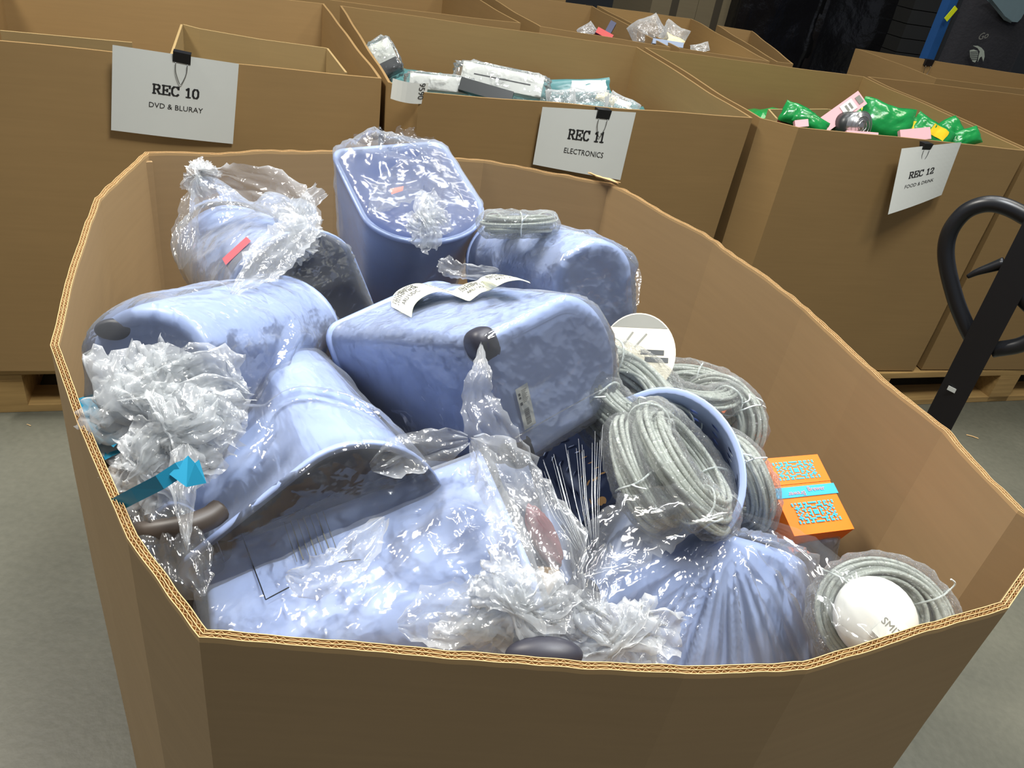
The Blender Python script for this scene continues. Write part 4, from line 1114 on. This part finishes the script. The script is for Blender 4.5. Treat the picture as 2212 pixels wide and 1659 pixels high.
sheet([A(620, 1240, .955), A(680, 1250, .96), A(760, 1200, .965), A(830, 1120, .97)], [.02, .03, .03, .02], T[6], seed=20.0)
sheet([A(1020, 950, .975), A(1065, 990, .98), A(1120, 1080, .975), A(1180, 1180, .965), A(1240, 1300, .95)], [.03, .05, .06, .07, .05], T[6], seed=21.0)
sheet([A(860, 1350, .93), A(960, 1330, .94), A(1080, 1310, .945), A(1180, 1310, .94)], [.03, .05, .05, .04], T[6], seed=22.0)
sheet([A(800, 1010, .95), A(900, 975, .96), A(1010, 950, .965)], [.03, .04, .03], T[6], seed=23.0)
knot(1120, 1300, .95, (.055, .035), T[6], 9, 5, .4)
knot(1325, 1372, .92, (.055, .034), T[6], 10, 7)
knot(1060, 1360, .92, (.05, .022), T[6], 11, 6, .1)
c = A(1175, 1415, .93); V = [c + CR * v[0] * .030 + CU * v[1] * .014 + _fw * v[2] * .014 for v in ICO4[0]]
wpart('rubber_foot', V, ICO4[1], M_foot, T[6], True)
# a grey foot of a buried tub
c = A(1268, 1290, .90); V = [c + CR * v[0] * .012 + CU * v[1] * .016 - _fw * v[2] * .010 for v in ICO4[0]]
wpart('rubber_foot', V, ICO4[1], plain('grey_rubber', srgb(92, 96, 108), rough=.5), T[8], True)
# perforated tub: taut pleated film fanning over its left half
fan = MB(); q = random.Random(5)
for k_ in range(24):
    t = k_ / 23
    a = A(1155 + 150 * t + q.uniform(-8, 8), 1010 - 90 * t + q.uniform(-10, 30), .962); b = A(1245 + 48 * t, 1185 + q.uniform(-12, 6), .945)
    fan.tube([a, (a + b) / 2 + np.array([0, 0, -.006]), b], [.0001, q.uniform(.00015, .0004), .00015], 4)
fan.build('film_pleats', film('pleat_film', 20, .30, .2, .08, (1, 1, 1), 2.0), T[7], True, True)
# front right tub: tent of film at its left shoulder
sheet([A(1250, 1245, .93), A(1330, 1170, .945), A(1430, 1120, .95), A(1580, 1105, .955)], [.02, .06, .06, .02], T[8], seed=30.0, mat=M_film)
sheet([A(1290, 1320, .935), A(1292, 1240, .94), A(1310, 1180, .945)], [.02, .03, .02], T[8], seed=31.0, mat=M_film)
sheet([A(1600, 1110, .95), A(1720, 1180, .95), A(1830, 1290, .945), A(1900, 1380, .94)], [.01, .03, .045, .06], T[8], seed=32.0, mat=M_film)
# dark red packet between the front centre tub and the perforated one
th = thing('red_packet', 'dark red packet in film between the front centre and perforated tubs', 'packet', loc=A(1170, 1160, .90))
crumple(1175, 1160, .90, (.012, .032), th, 'packet', plain('dark_red_foil', srgb(110, 42, 52), rough=.3), 33.0, .3, rot=.45)

# =================================================================== goods in the bins behind
def pouch(px, py, n, wpx, hpx, rot, name, label, cat, mat, group=None, t=.25, seed=0.0, wrapm=None, patch=None, crimp=True, tilt=.5):
    """a filled bag: face turned up towards the viewer, sized from its distance"""
    c = at_n(px, py, n); ds = np.linalg.norm(c - CAM); w, h = wpx * ds / FPX, hpx * ds / FPX
    X = CR * math.cos(rot) + CU * math.sin(rot); Y = CU * math.cos(rot) - CR * math.sin(rot); Z = np.cross(X, Y)
    th = thing(name, label, cat, group, loc=c); nx, ny = 18, 12; V = []; F = []
    for s in (1, -1):
        for j in range(ny + 1):
            for i in range(nx + 1):
                u, v = i / nx * 2 - 1, j / ny * 2 - 1
                th_ = (max(0, 1 - abs(u) ** (4 if crimp else 6)) * max(0, 1 - abs(v) ** 3)) ** .6
                nz = .22 * noise.noise(Vector((u * 3 + seed, v * 3, seed))) + .12 * facet((u, v, 0), 3.0, seed)
                ex = .06 * noise.noise(Vector((u * 2, v * 2 + seed, 3)))
                V.append(c + X * (u + ex) * w / 2 + Y * (v + ex + .08 * math.sin(u * 3 + seed)) * h / 2 + Z * s * (th_ * (1 + nz) * t * min(w, h) + .0006))
    m = (nx + 1) * (ny + 1)
    for s in range(2):
        for j in range(ny):
            for i in range(nx):
                f = (j * (nx + 1) + i, j * (nx + 1) + i + 1, (j + 1) * (nx + 1) + i + 1, (j + 1) * (nx + 1) + i)
                F.append(tuple(a + s * m for a in (f if s == 0 else f[::-1])))
    wpart('bag', V, F, mat, th, True)
    if patch:
        (pu, pv, pw, ph, pm) = patch; VV = []; FF = []
        for j in range(5):
            for i in range(5):
                u = pu + (i / 4 - .5) * pw; v = pv + (j / 4 - .5) * ph
                ii = min(nx, max(0, int(round((u + 1) / 2 * nx)))); jj = min(ny, max(0, int(round((v + 1) / 2 * ny))))
                VV.append(V[jj * (nx + 1) + ii] + Z * .0015)
        for j in range(4):
            for i in range(4): FF.append((j * 5 + i, j * 5 + i + 1, (j + 1) * 5 + i + 1, (j + 1) * 5 + i))
        wpart('printed_panel', VV, FF, pm, th, True)
    return th
def flatpack(px, py, n, wpx, hpx, dpx, rot, name, label, cat, mat, side=None, group=None, wrapped=True, yaw=0.0, cover=None):
    c = at_n(px, py, n); ds = np.linalg.norm(c - CAM); w, h, d = wpx * ds / FPX, hpx * ds / FPX, dpx * ds / FPX
    X = CR * math.cos(rot) + CU * math.sin(rot); Y = CU * math.cos(rot) - CR * math.sin(rot); Z = np.cross(X, Y)
    X = nrm(X + Z * yaw); Z = np.cross(X, Y)
    th = thing(name, label, cat, group, loc=c)
    MB().box(c, (w, h, d), X, Y, Z).build('case', mat, th, world=True)
    if side is not None: MB().box(c - Y * h * .33, (w * 1.01, h * .36, d * 1.02), X, Y, Z).build('dark_side', side, th, world=True)
    if cover is not None: MB().box(c + Z * d * .5, (w * .7, h * .06, .001), X, Y, Z).build('printed_line', cover, th, world=True)
    if wrapped:
        V = []
        for v in ICO4[0]:
            s = np.sign(v) * np.abs(v) ** .45; e = 1.0 + .16 * facet(v, 3, px)
            V.append(c + X * s[0] * w * .58 * e + Y * s[1] * h * .62 * e + Z * s[2] * (d * .6 + .004) * e)
        wpart('plastic_wrap', V, ICO4[1], M_film, th, True)
    return th
def heap(u0, u1, n0_, n1_, z, label, mat, seed):
    V = []; F = []; N_ = 28
    for j in range(N_ + 1):
        for i in range(N_ + 1):
            u = u0 + (u1 - u0) * i / N_; n = n0_ + (n1_ - n0_) * j / N_
            V.append(UN(u, n, z + .035 * facet((u, n, 0), 9, seed) + .03 * noise.noise(Vector((u * 5, n * 5, seed)))))
    for j in range(N_):
        for i in range(N_): F.append((j * (N_ + 1) + i, j * (N_ + 1) + i + 1, (j + 1) * (N_ + 1) + i + 1, (j + 1) * (N_ + 1) + i))
    o = mesh_obj('packages', V, F, mat, None, False); tag(o, label, 'packages', None, 'stuff')
heap(.42, 1.30, 2.02, 2.95, .80, 'packages filling the ELECTRONICS bin below its rim', M_teal, 2.0)
heap(1.48, 2.25, 2.0, 2.84, .80, 'packages filling the FOOD & DRINK bin below its rim', M_green, 4.0)
heap(1.66, 2.0, 3.12, 3.9, .80, 'packages filling the second row bin that shows clear bags', M_cream, 6.0)
heap(1.10, 1.55, 3.2, 3.9, .78, 'packages filling the second row bin that shows the cartons', M_navy, 8.0)
g = 'packages in the ELECTRONICS bin'
flatpack(832, 128, 2.45, 46, 62, 26, .45, 'boxed_item', 'white boxed item with dark side standing in film at the left of the ELECTRONICS bin', 'package', M_paper, M_darkprint, g)
flatpack(950, 182, 2.12, 120, 30, 14, -.10, 'flat_package', 'white flat package in film beside the curled 9590 label', 'package', M_white, None, g)
flatpack(1085, 176, 2.14, 165, 42, 22, -.20, 'flat_package', 'thick white flat package with black line of print in film', 'package', M_white, None, g, cover=M_ink)
flatpack(1050, 198, 2.06, 110, 26, 14, -.28, 'flat_package', 'black flat package below the thick white one', 'package', M_darkprint, None, g, wrapped=False)
pouch(1235, 196, 2.22, 155, 46, .06, 'padded_bag', 'teal and white padded bag in film in the ELECTRONICS bin', 'bag', M_teal, g, .3, 3.0, patch=(.45, .2, .9, .9, M_white))
pouch(1212, 214, 2.05, 60, 40, .1, 'clear_bag', 'clear bag in front of the teal padded bag', 'bag', M_film_hazy, g, .35, 4.0)
pouch(1272, 216, 2.07, 80, 44, -.1, 'clear_bag', 'clear bag just left of the clip on the REC 11 sheet', 'bag', M_film_hazy, g, .35, 5.0)
pouch(1345, 228, 2.06, 66, 36, -.5, 'clear_bag', 'clear bag with white tag drooping over the REC 11 sheet corner', 'bag', M_film_hazy, g, .3, 6.0, patch=(0, 0, .8, .7, M_white))
pouch(1310, 212, 2.15, 40, 22, -.5, 'tan_packet', 'small tan packet behind the clear bags of the ELECTRONICS bin', 'bag', M_cream, g, .3, 7.0)
g = 'snack bags in the FOOD & DRINK bin'
gb = [(1722, 250, 2.10, 62, 42, -.45, 'green snack bag at the far left end of the bin'), (1752, 262, 2.03, 70, 30, -.5, 'green snack bag under the long pink carton, left side'),
      (1862, 245, 2.35, 50, 40, .4, 'small green snack bag behind the pink carton top'), (1915, 262, 2.12, 100, 66, -.25, 'large green snack bag right of the tin can'),
      (1960, 276, 2.10, 90, 46, -.3, 'green snack bag with yellow print in the middle right'), (2010, 290, 2.06, 80, 50, -.6, 'green snack bag with yellow panel left of the REC 12 clip'),
      (2045, 288, 2.12, 60, 44, .5, 'green snack bag with pointed crimped end near the sheet'), (2082, 300, 2.04, 60, 32, .35, 'green snack bag at the far right end of the bin')]
for i, (x, y, n, w, h, r, lb) in enumerate(gb):
    pouch(x, y, n, w, h, r, 'snack_bag', lb, 'snack bag', M_green, g, .3, 20.0 + i, patch=(.15, .1, .7, .8, M_yellow) if i in (2, 4, 5) else None)
pouch(1700, 262, 2.12, 34, 24, -.6, 'snack_bag', 'maroon and yellow snack bag at the left corner of the food bin', 'snack bag', plain('maroon_foil', srgb(96, 34, 34), rough=.3), g, .3, 31.0)
gp_ = 'pink cartons in the FOOD & DRINK bin'
def pinkc(px, py, n, w, h, d, rot, lb, sticker=False, yaw=0.0):
    th = flatpack(px, py, n, w, h, d, rot, 'pink_carton', lb, 'carton', M_pink, None, gp_, wrapped=False, yaw=yaw)
    if sticker:
        c = at_n(px, py, n); ds = np.linalg.norm(c - CAM); X = CR * math.cos(rot) + CU * math.sin(rot); Y = CU * math.cos(rot) - CR * math.sin(rot); Z = np.cross(X, Y); X = nrm(X + Z * yaw); Z = np.cross(X, Y); k_ = ds / FPX
        q0 = c + Z * (d * k_ / 2 + .0015)
        MB().box(q0 + X * w * k_ * .18, (w * k_ * .26, h * k_ * .7, .001), X, Y, Z).build('white_sticker', M_paper, th, world=True)
        MB().box(q0 + X * w * k_ * .42, (w * k_ * .10, h * k_ * .5, .001), X, Y, Z).build('barcode', M_inkgrey, th, world=True)
        for dx in (-.03, .05): MB().box(q0 + X * w * k_ * (.18 + dx) + Z * .001, (w * k_ * .04, h * k_ * .4, .001), X, Y, Z).build('sticker_print', M_inkgrey, th, world=True)
    return th
pinkc(1812, 247, 2.14, 105, 30, 12, .62, 'long pink carton with white sticker sticking up out of the food bin', True)
pinkc(1975, 292, 2.02, 56, 22, 10, .1, 'pink carton low at the rim right of the can'); pinkc(1730, 268, 2.01, 26, 14, 10, 0.1, 'pink carton corner peeping at the left rim of the food bin')
pinkc(1998, 282, 2.16, 40, 16, 10, -.3, 'pink carton between two green bags near the REC 12 clip')
pinkc(1858, 292, 2.02, 60, 8, 20, -.08, 'pink carton lying flat under the tin can')
# tin can
c0, c1 = at_n(1815, 270, 2.14), at_n(1872, 268, 2.06); r_ = 25 * np.linalg.norm(c1 - CAM) / FPX
c1 = c0 + nrm(c1 - c0 + np.array([0, -.03, 0])) * .085
th = thing('tin_can', 'tin can lying on its side with its lid facing right, in the food bin', 'can', loc=c0)
MB().tube([c0, c0 + (c1 - c0) * .01, c1], r_, 28).build('can_body', M_tin, th, True, True)
MB().tube([c0 + (c1 - c0) * .0, c0 + (c1 - c0) * .72], r_ * 1.01, 28).build('can_label', M_darkprint, th, True, True)
for f_, rr_ in ((.98, 1.05), (1.02, .72), (1.03, .4)):
    d = nrm(c1 - c0); X = nrm(np.cross(d, [0, 0, 1])); Y = np.cross(d, X); p = c0 + (c1 - c0) * f_
    MB().tube([p + r_ * rr_ * (X * math.cos(a) + Y * math.sin(a)) for a in [2 * math.pi * k / 28 for k in range(28)]], .0013, 6, closed=True).build('can_ring', M_tin, th, True, True)
# second row
g = 'things in the second row bins'
pouch(1400, 72, 3.35, 66, 60, .5, 'clear_bag', 'tall peaked clear bag standing in the second row bin', 'bag', M_film_hazy, g, .3, 40.0)
pouch(1268, 66, 3.35, 34, 24, .6, 'clear_bag', 'small clear bag left of the red carton in the second row', 'bag', M_film_hazy, g, .3, 41.0)
pouch(1455, 78, 3.4, 50, 46, -.5, 'clear_bag', 'clear bag over the speckled cream packet in the second row', 'bag', M_film_hazy, g, .3, 42.0)
pouch(1512, 104, 3.15, 36, 18, .2, 'clear_bag', 'small clear bag at the right end of the second row bin', 'bag', M_film_hazy, g, .3, 43.0)
pouch(1454, 92, 3.3, 40, 26, -.5, 'cream_packet', 'speckled cream packet in the second row bin', 'packet', M_cream, g, .2, 44.0)
flatpack(1305, 76, 3.3, 34, 12, 14, -.5, 'red_carton', 'small red carton in the second row bin', 'carton', M_red, None, g, wrapped=False)
flatpack(1318, 62, 3.35, 12, 26, 12, -.5, 'navy_carton', 'small navy carton standing behind the red carton', 'carton', M_navy, None, g, wrapped=False)
flatpack(1440, 100, 3.2, 60, 10, 30, -.15, 'blue_flat_package', 'pale blue flat package under the clear bags in the second row', 'package', plain('pale_blue', srgb(130, 145, 170), rough=.4), None, g, wrapped=False)
for (x, y, lb) in ((1430, 58, 'thin wire hook left of the other in the second row bin'), (1452, 54, 'thin wire hook right of the other in the second row bin')):
    pts = [at_n(x + dx, y + dy, 3.6) for dx, dy in ((-3, 26), (-5, 10), (-2, 0), (5, -1), (8, 6), (6, 12))]
    th = thing('wire_hook', lb, 'hook', 'wire hooks in the second row bin', loc=pts[0]); MB().tube(sm(pts, 5), .0018, 6).build('hook', M_black, th, True, True)

# =================================================================== hand pallet truck
Mb = atd(2033, 905, 1.78); vn = nrm(np.array([CAM[0] - Mb[0], CAM[1] - Mb[1], 0])); hx = np.cross([0, 0, 1], vn)
th = thing('pallet_truck', 'black hand pallet truck with looped handle at the right edge', 'pallet truck', loc=(Mb[0], Mb[1], 0))
g0 = np.array([Mb[0], Mb[1], 0]) - hx * .0
pl = lambda x, y: at_plane(x, y, Mb, vn)
mL0, mL1 = pl(2008, 885), pl(2212, 490); mR0 = pl(2053, 926); wd_ = abs((mR0 - mL0) @ hx) + .012
cx = (pl(2008, 885) + pl(2076, 885)) / 2; up = nrm(pl(2246, 490) - cx); wdt = np.linalg.norm(pl(2008, 885) - pl(2076, 885)) * .93
m0 = cx - up * (cx[2] - .16) / up[2]; m1 = cx + up * .42
MB().box((m0 + m1) / 2, (wdt, .045, np.linalg.norm(m1 - m0)), np.cross(vn, up), vn, up).build('mast', M_black, th, world=True)
lp = [(2108, 745), (2085, 700), (2062, 640), (2044, 560), (2050, 505), (2080, 462), (2118, 443), (2160, 443), (2212, 466), (2265, 510)]
LP = [pl(x, y) for x, y in lp]
r3 = LP + [LP[-1] + hx * 0 + np.array([0, 0, -.10]), pl(2262, 700), pl(2212, 742), pl(2143, 756)]
MB().tube(sm(r3, 7), .0145, 14).build('handle_loop', M_black, th, True, True)
lv = [pl(2170, 568) , pl(2140, 578), pl(2110, 588), pl(2090, 598)]
MB().tube(sm(lv, 5), list(np.linspace(.011, .004, len(sm(lv, 5)))), 10).build('lever', M_black, th, True, True)
mk = pl(2064, 833) + vn * .024; MB().box(mk, (.022, .001, .009), nrm(CR - CU * .5), nrm(np.cross(nrm(CR - CU * .5), up)), up).build('white_mark', M_paper, th, world=True)
bb = np.array([m0[0], m0[1], 0])
MB().box(bb + np.array([0, 0, .20]), (.11, .10, .12), hx, vn, (0, 0, 1)).build('pump_housing', M_black, th, world=True)
MB().tube([bb + np.array([0, 0, .28]), bb + np.array([0, 0, .40])], .03, 18).build('pump_cylinder', M_wire, th, True, True)
for s in (-.05, .05): MB().tube([bb + hx * (s - .02) + np.array([0, 0, .09]), bb + hx * (s + .02) + np.array([0, 0, .09])], .09, 28).build('steer_wheel', M_fabric, th, True, True)
fd = nrm(np.array([*(c_ - bb[:2]), 0])); fx = np.cross([0, 0, 1], fd)
MB().box(bb + fd * .12 + np.array([0, 0, .075]), (.50, .06, .06), fx, fd, (0, 0, 1)).build('fork_bridge', M_black, th, world=True)
for s in (-.19, .19):
    a = bb + fd * .58 + fx * s
    MB().box(a + np.array([0, 0, .062]), (.15, .95, .045), fx, fd, (0, 0, 1)).build('fork', M_black, th, world=True)

# =================================================================== far background
def bg_box(u0, u1, n, d, z0, z1, name, label, cat, mat, group=None):
    c = UN((u0 + u1) / 2, n + d / 2, (z0 + z1) / 2); th = thing(name, label, cat, group, loc=UN((u0 + u1) / 2, n + d / 2, z0)); return th, c
def un_px(x, y, n): return un_of(at_n(x, y, n))[0]
# black wrapped loads
for i, (xa, xb, n, lb) in enumerate([(1592, 1756, 4.75, 'tall pallet load in black stretch wrap, left of two'), (1760, 1935, 4.75, 'tall pallet load in black stretch wrap, right of two')]):
    u0, u1 = un_px(xa, 60, n), un_px(xb, 90, n); th, c = bg_box(u0, u1, n, 1.0, .15, 2.3, 'wrapped_pallet_load', lb, 'pallet load', M_blackwrap, 'black wrapped pallet loads')
    V = []; F = []; nu, nz = 36, 40
    ring = [(u0, n), (u1, n), (u1, n + 1.0), (u0, n + 1.0)]; P = resample([np.array(p) for p in ring], .06); m = len(P)
    for k in range(nz + 1):
        z = .12 + (2.3 - .12) * k / nz
        for p in P:
            e = .012 * facet((p[0], p[1], z), 7, i) + .012 * noise.noise(Vector((p[0] * 6, p[1] * 6, z * 6 + i))); cc = np.array([(u0 + u1) / 2, n + .5]); d = (p - cc); q = p + d / np.linalg.norm(d) * e; V.append(UN(q[0], q[1], z))
    for k in range(nz):
        for j in range(m): F.append((k * m + j, k * m + (j + 1) % m, (k + 1) * m + (j + 1) % m, (k + 1) * m + j))
    F.append(tuple(nz * m + j for j in range(m))); wpart('wrapped_load', V, F, M_blackwrap, th, True)
    MB().box(UN((u0 + u1) / 2, n + .5, .06), (u1 - u0 - .02, .98, .118), UV_, NV, (0, 0, 1)).build('pallet', M_wood, th, world=True)
# dark stacked crates in wrap
n = 4.6; u0, u1 = un_px(1940, 100, n), un_px(2030, 110, n)
th = thing('crate_stack', 'stack of dark slatted crates in wrap beside the blue upright', 'crates', loc=UN(u0, n, 0))
for k in range(26):
    MB().box(UN((u0 + u1) / 2, n + .4, .05 + k * .085), (u1 - u0, .8, .080), UV_, NV, (0, 0, 1)).build('crate', M_darkmesh, th, world=True)
# brown-grey cartons stacked
g = 'stacked grey-brown cartons'
n = 4.9
for i, (xa, xb, z0, z1, lb) in enumerate([(1400, 1498, .75, 1.16, 'grey-brown carton at the left of the stack, lower'), (1500, 1585, .75, 1.10, 'grey-brown carton with dark tape, lower right of the stack'), (1500, 1588, 1.105, 1.5, 'grey-brown carton at the upper right of the stack'), (1400, 1498, 1.165, 1.55, 'grey-brown carton at the upper left of the stack'),
                                         (1400, 1498, .14, .745, 'grey-brown carton at the bottom left of the stack'), (1500, 1585, .14, .745, 'grey-brown carton at the bottom right of the stack')]):
    u0, u1 = un_px(xa, 40, n), un_px(xb, 50, n); th = thing('carton', lb, 'carton', g, loc=UN((u0 + u1) / 2, n + .3, z0))
    MB().box(UN((u0 + u1) / 2, n + .3, (z0 + z1) / 2), (u1 - u0 - .004, .6, z1 - z0 - .003), UV_, NV, (0, 0, 1)).build('carton_body', M_dimcard, th, world=True)
    MB().box(UN((u0 + u1) / 2, n + .3, (z0 + z1) / 2), (.05, .602, z1 - z0 - .001), UV_, NV, (0, 0, 1)).build('tape', plain('dark_tape', srgb(62, 56, 44), rough=.5), th, world=True)
make_pallet(un_px(1400, 40, n) - .05, n, un_px(1588, 50, n) + .05, n + .6, 'wooden pallet under the stacked grey-brown cartons')
# blue rack upright, bag on frame
def upright(xa, ya, xb, yb, n, label, w):
    p = at_n((xa + xb) / 2, (ya + yb) / 2, n); u, nn = un_of(p)
    th = thing('rack_upright', label, 'upright', 'blue frame uprights', loc=UN(u, nn, 0))
    MB().box(UN(u, nn + .03, 1.1), (w, .06, 2.2), UV_, NV, (0, 0, 1)).build('post', M_rack, th, world=True)
    MB().box(UN(u, nn + .03, .01), (w * 1.8, .14, .02), UV_, NV, (0, 0, 1)).build('foot_plate', M_rack, th, world=True)
    return u
ua = upright(2060, 0, 2015, 120, 3.95, 'blue steel upright left of the black bag', .052)
ub = upright(2195, 70, 2168, 145, 3.95, 'blue steel upright right of the black bag', .040)
mb = MB(); mb.box(UN((ua + ub) / 2, 3.98, 2.0), (ub - ua, .05, .05), UV_, NV, (0, 0, 1)); tag(mb.build('cross_bar', M_rack), 'blue steel bar joining the two uprights above the black bag', 'bar')
nb = 3.86
th = thing('hanging_bag', 'large black fabric bag with white shuttle emblem and grey top flap', 'bag', loc=UN((ua + ub) / 2, nb, .3))
u0, u1 = ua + .03, ub - .02; V = []; F = []; N_ = 16
for s in (0, 1):
    for j in range(N_ + 1):
        for i in range(N_ + 1):
            a, b = i / N_, j / N_; bu = .05 * math.sin(math.pi * a) * (.4 + .6 * math.sin(math.pi * b)) + .012 * noise.noise(Vector((a * 5, b * 7, s)))
            V.append(UN(u0 + (u1 - u0) * a, nb + (bu + .06 if s else -bu + .0), .3 + 1.55 * b))
m = (N_ + 1) ** 2
for s in (0, 1):
    for j in range(N_):
        for i in range(N_):
            f = (j * (N_ + 1) + i, j * (N_ + 1) + i + 1, (j + 1) * (N_ + 1) + i + 1, (j + 1) * (N_ + 1) + i); F.append(tuple(k + s * m for k in f))
for j in range(N_): F += [(j * (N_ + 1), (j + 1) * (N_ + 1), m + (j + 1) * (N_ + 1), m + j * (N_ + 1)), (j * (N_ + 1) + N_, (j + 1) * (N_ + 1) + N_, m + (j + 1) * (N_ + 1) + N_, m + j * (N_ + 1) + N_)]
for i in range(N_): F.append((i, i + 1, m + i + 1, m + i))
wpart('bag_body', V, F, M_fabric, th, True)
npf = nb - .075
def poly(pts, name, mat, thk=.002):
    P = [at_n(x, y, npf) for x, y in pts]; V = P + [p + NV * thk for p in P]; k = len(P)
    wpart(name, V, [tuple(range(k)), tuple(range(k, 2 * k))[::-1]] + [(i, (i + 1) % k, k + (i + 1) % k, k + i) for i in range(k)], mat, th)
poly([(2125, -6), (2150, 16), (2172, 38), (2186, 47), (2198, 48), (2206, 40), (2216, 22), (2230, -10)], 'grey_flap', M_greyfab)
poly([(2130, -4), (2140, -4), (2172, 36), (2186, 45), (2184, 50), (2168, 43)], 'flap_edge', plain('dark_edge', srgb(48, 58, 58), rough=.7), .001)
M_emb = plain('emblem_white', srgb(150, 158, 146), rough=.6)
poly([(2102, 99), (2112, 99), (2120, 103), (2126, 110), (2127, 122), (2124, 133), (2121, 122), (2117, 124), (2112, 134), (2114, 122), (2117, 112), (2112, 104)], 'emblem', M_emb)
poly([(2095, 109), (2104, 107), (2112, 110), (2113, 116), (2110, 130), (2106, 135), (2101, 133), (2096, 124)], 'emblem', M_emb)
for k_ in range(5): poly([(2096, 112 + k_ * 4), (2112, 111.2 + k_ * 4), (2112, 112 + k_ * 4), (2096, 112.8 + k_ * 4)], 'emblem_line', M_fabric, -.002)
tv, tf = text_mesh('Go', .05); c = at_n(2125, 78, npf); wpart('emblem_lettering', [c + UV_ * (v[0]) + np.array([0, 0, 1]) * (v[1] + .3 * v[0]) for v in tv], tf, M_inkgrey, th)
# yellow straps
for pts, w, lb in (([(2066, 16), (2056, 28), (2043, 43)], .03, 'yellow strap looped on the left blue upright'), ([(2200, 82), (2190, 80)], .02, 'yellow strap end low on the right blue upright'), ([(2206, 55), (2202, 66)], .02, 'yellow strap end at the right frame edge, upper')):
    P = [at_n(x, y, 3.90) for x, y in pts]; th = thing('strap', lb, 'strap', 'yellow straps', loc=P[0]); V = []; F = []
    for i, p in enumerate(P):
        t = nrm(P[min(i + 1, len(P) - 1)] - P[max(i - 1, 0)]); s_ = np.cross(t, NV); V += [p - s_ * w / 2, p + s_ * w / 2, p + s_ * w / 2 + NV * .003, p - s_ * w / 2 + NV * .003]
    for i in range(len(P) - 1):
        for j in range(4): F.append((4 * i + j, 4 * i + (j + 1) % 4, 4 * i + 4 + (j + 1) % 4, 4 * i + 4 + j))
    wpart('webbing', V, F, M_hiviz, th)
# scraps on the floor
for (x, y, w, lb) in ((2100, 943, .035, 'pale cardboard scrap on the floor near the pallet truck'), (62, 918, .012, 'tiny white scrap on the floor at the left pallet')):
    p = at(x, y, .002); th = mesh_obj('floor_scrap', [p + np.array(v) * w for v in ((-.6, .1, 0), (0, -.05, .03), (.6, -.25, 0), (.55, -.05, .02), (0, .12, .04), (-.5, .22, .02))], [(0, 1, 4, 5), (1, 2, 3, 4)], M_edge)
    tag(th, lb, 'scrap')
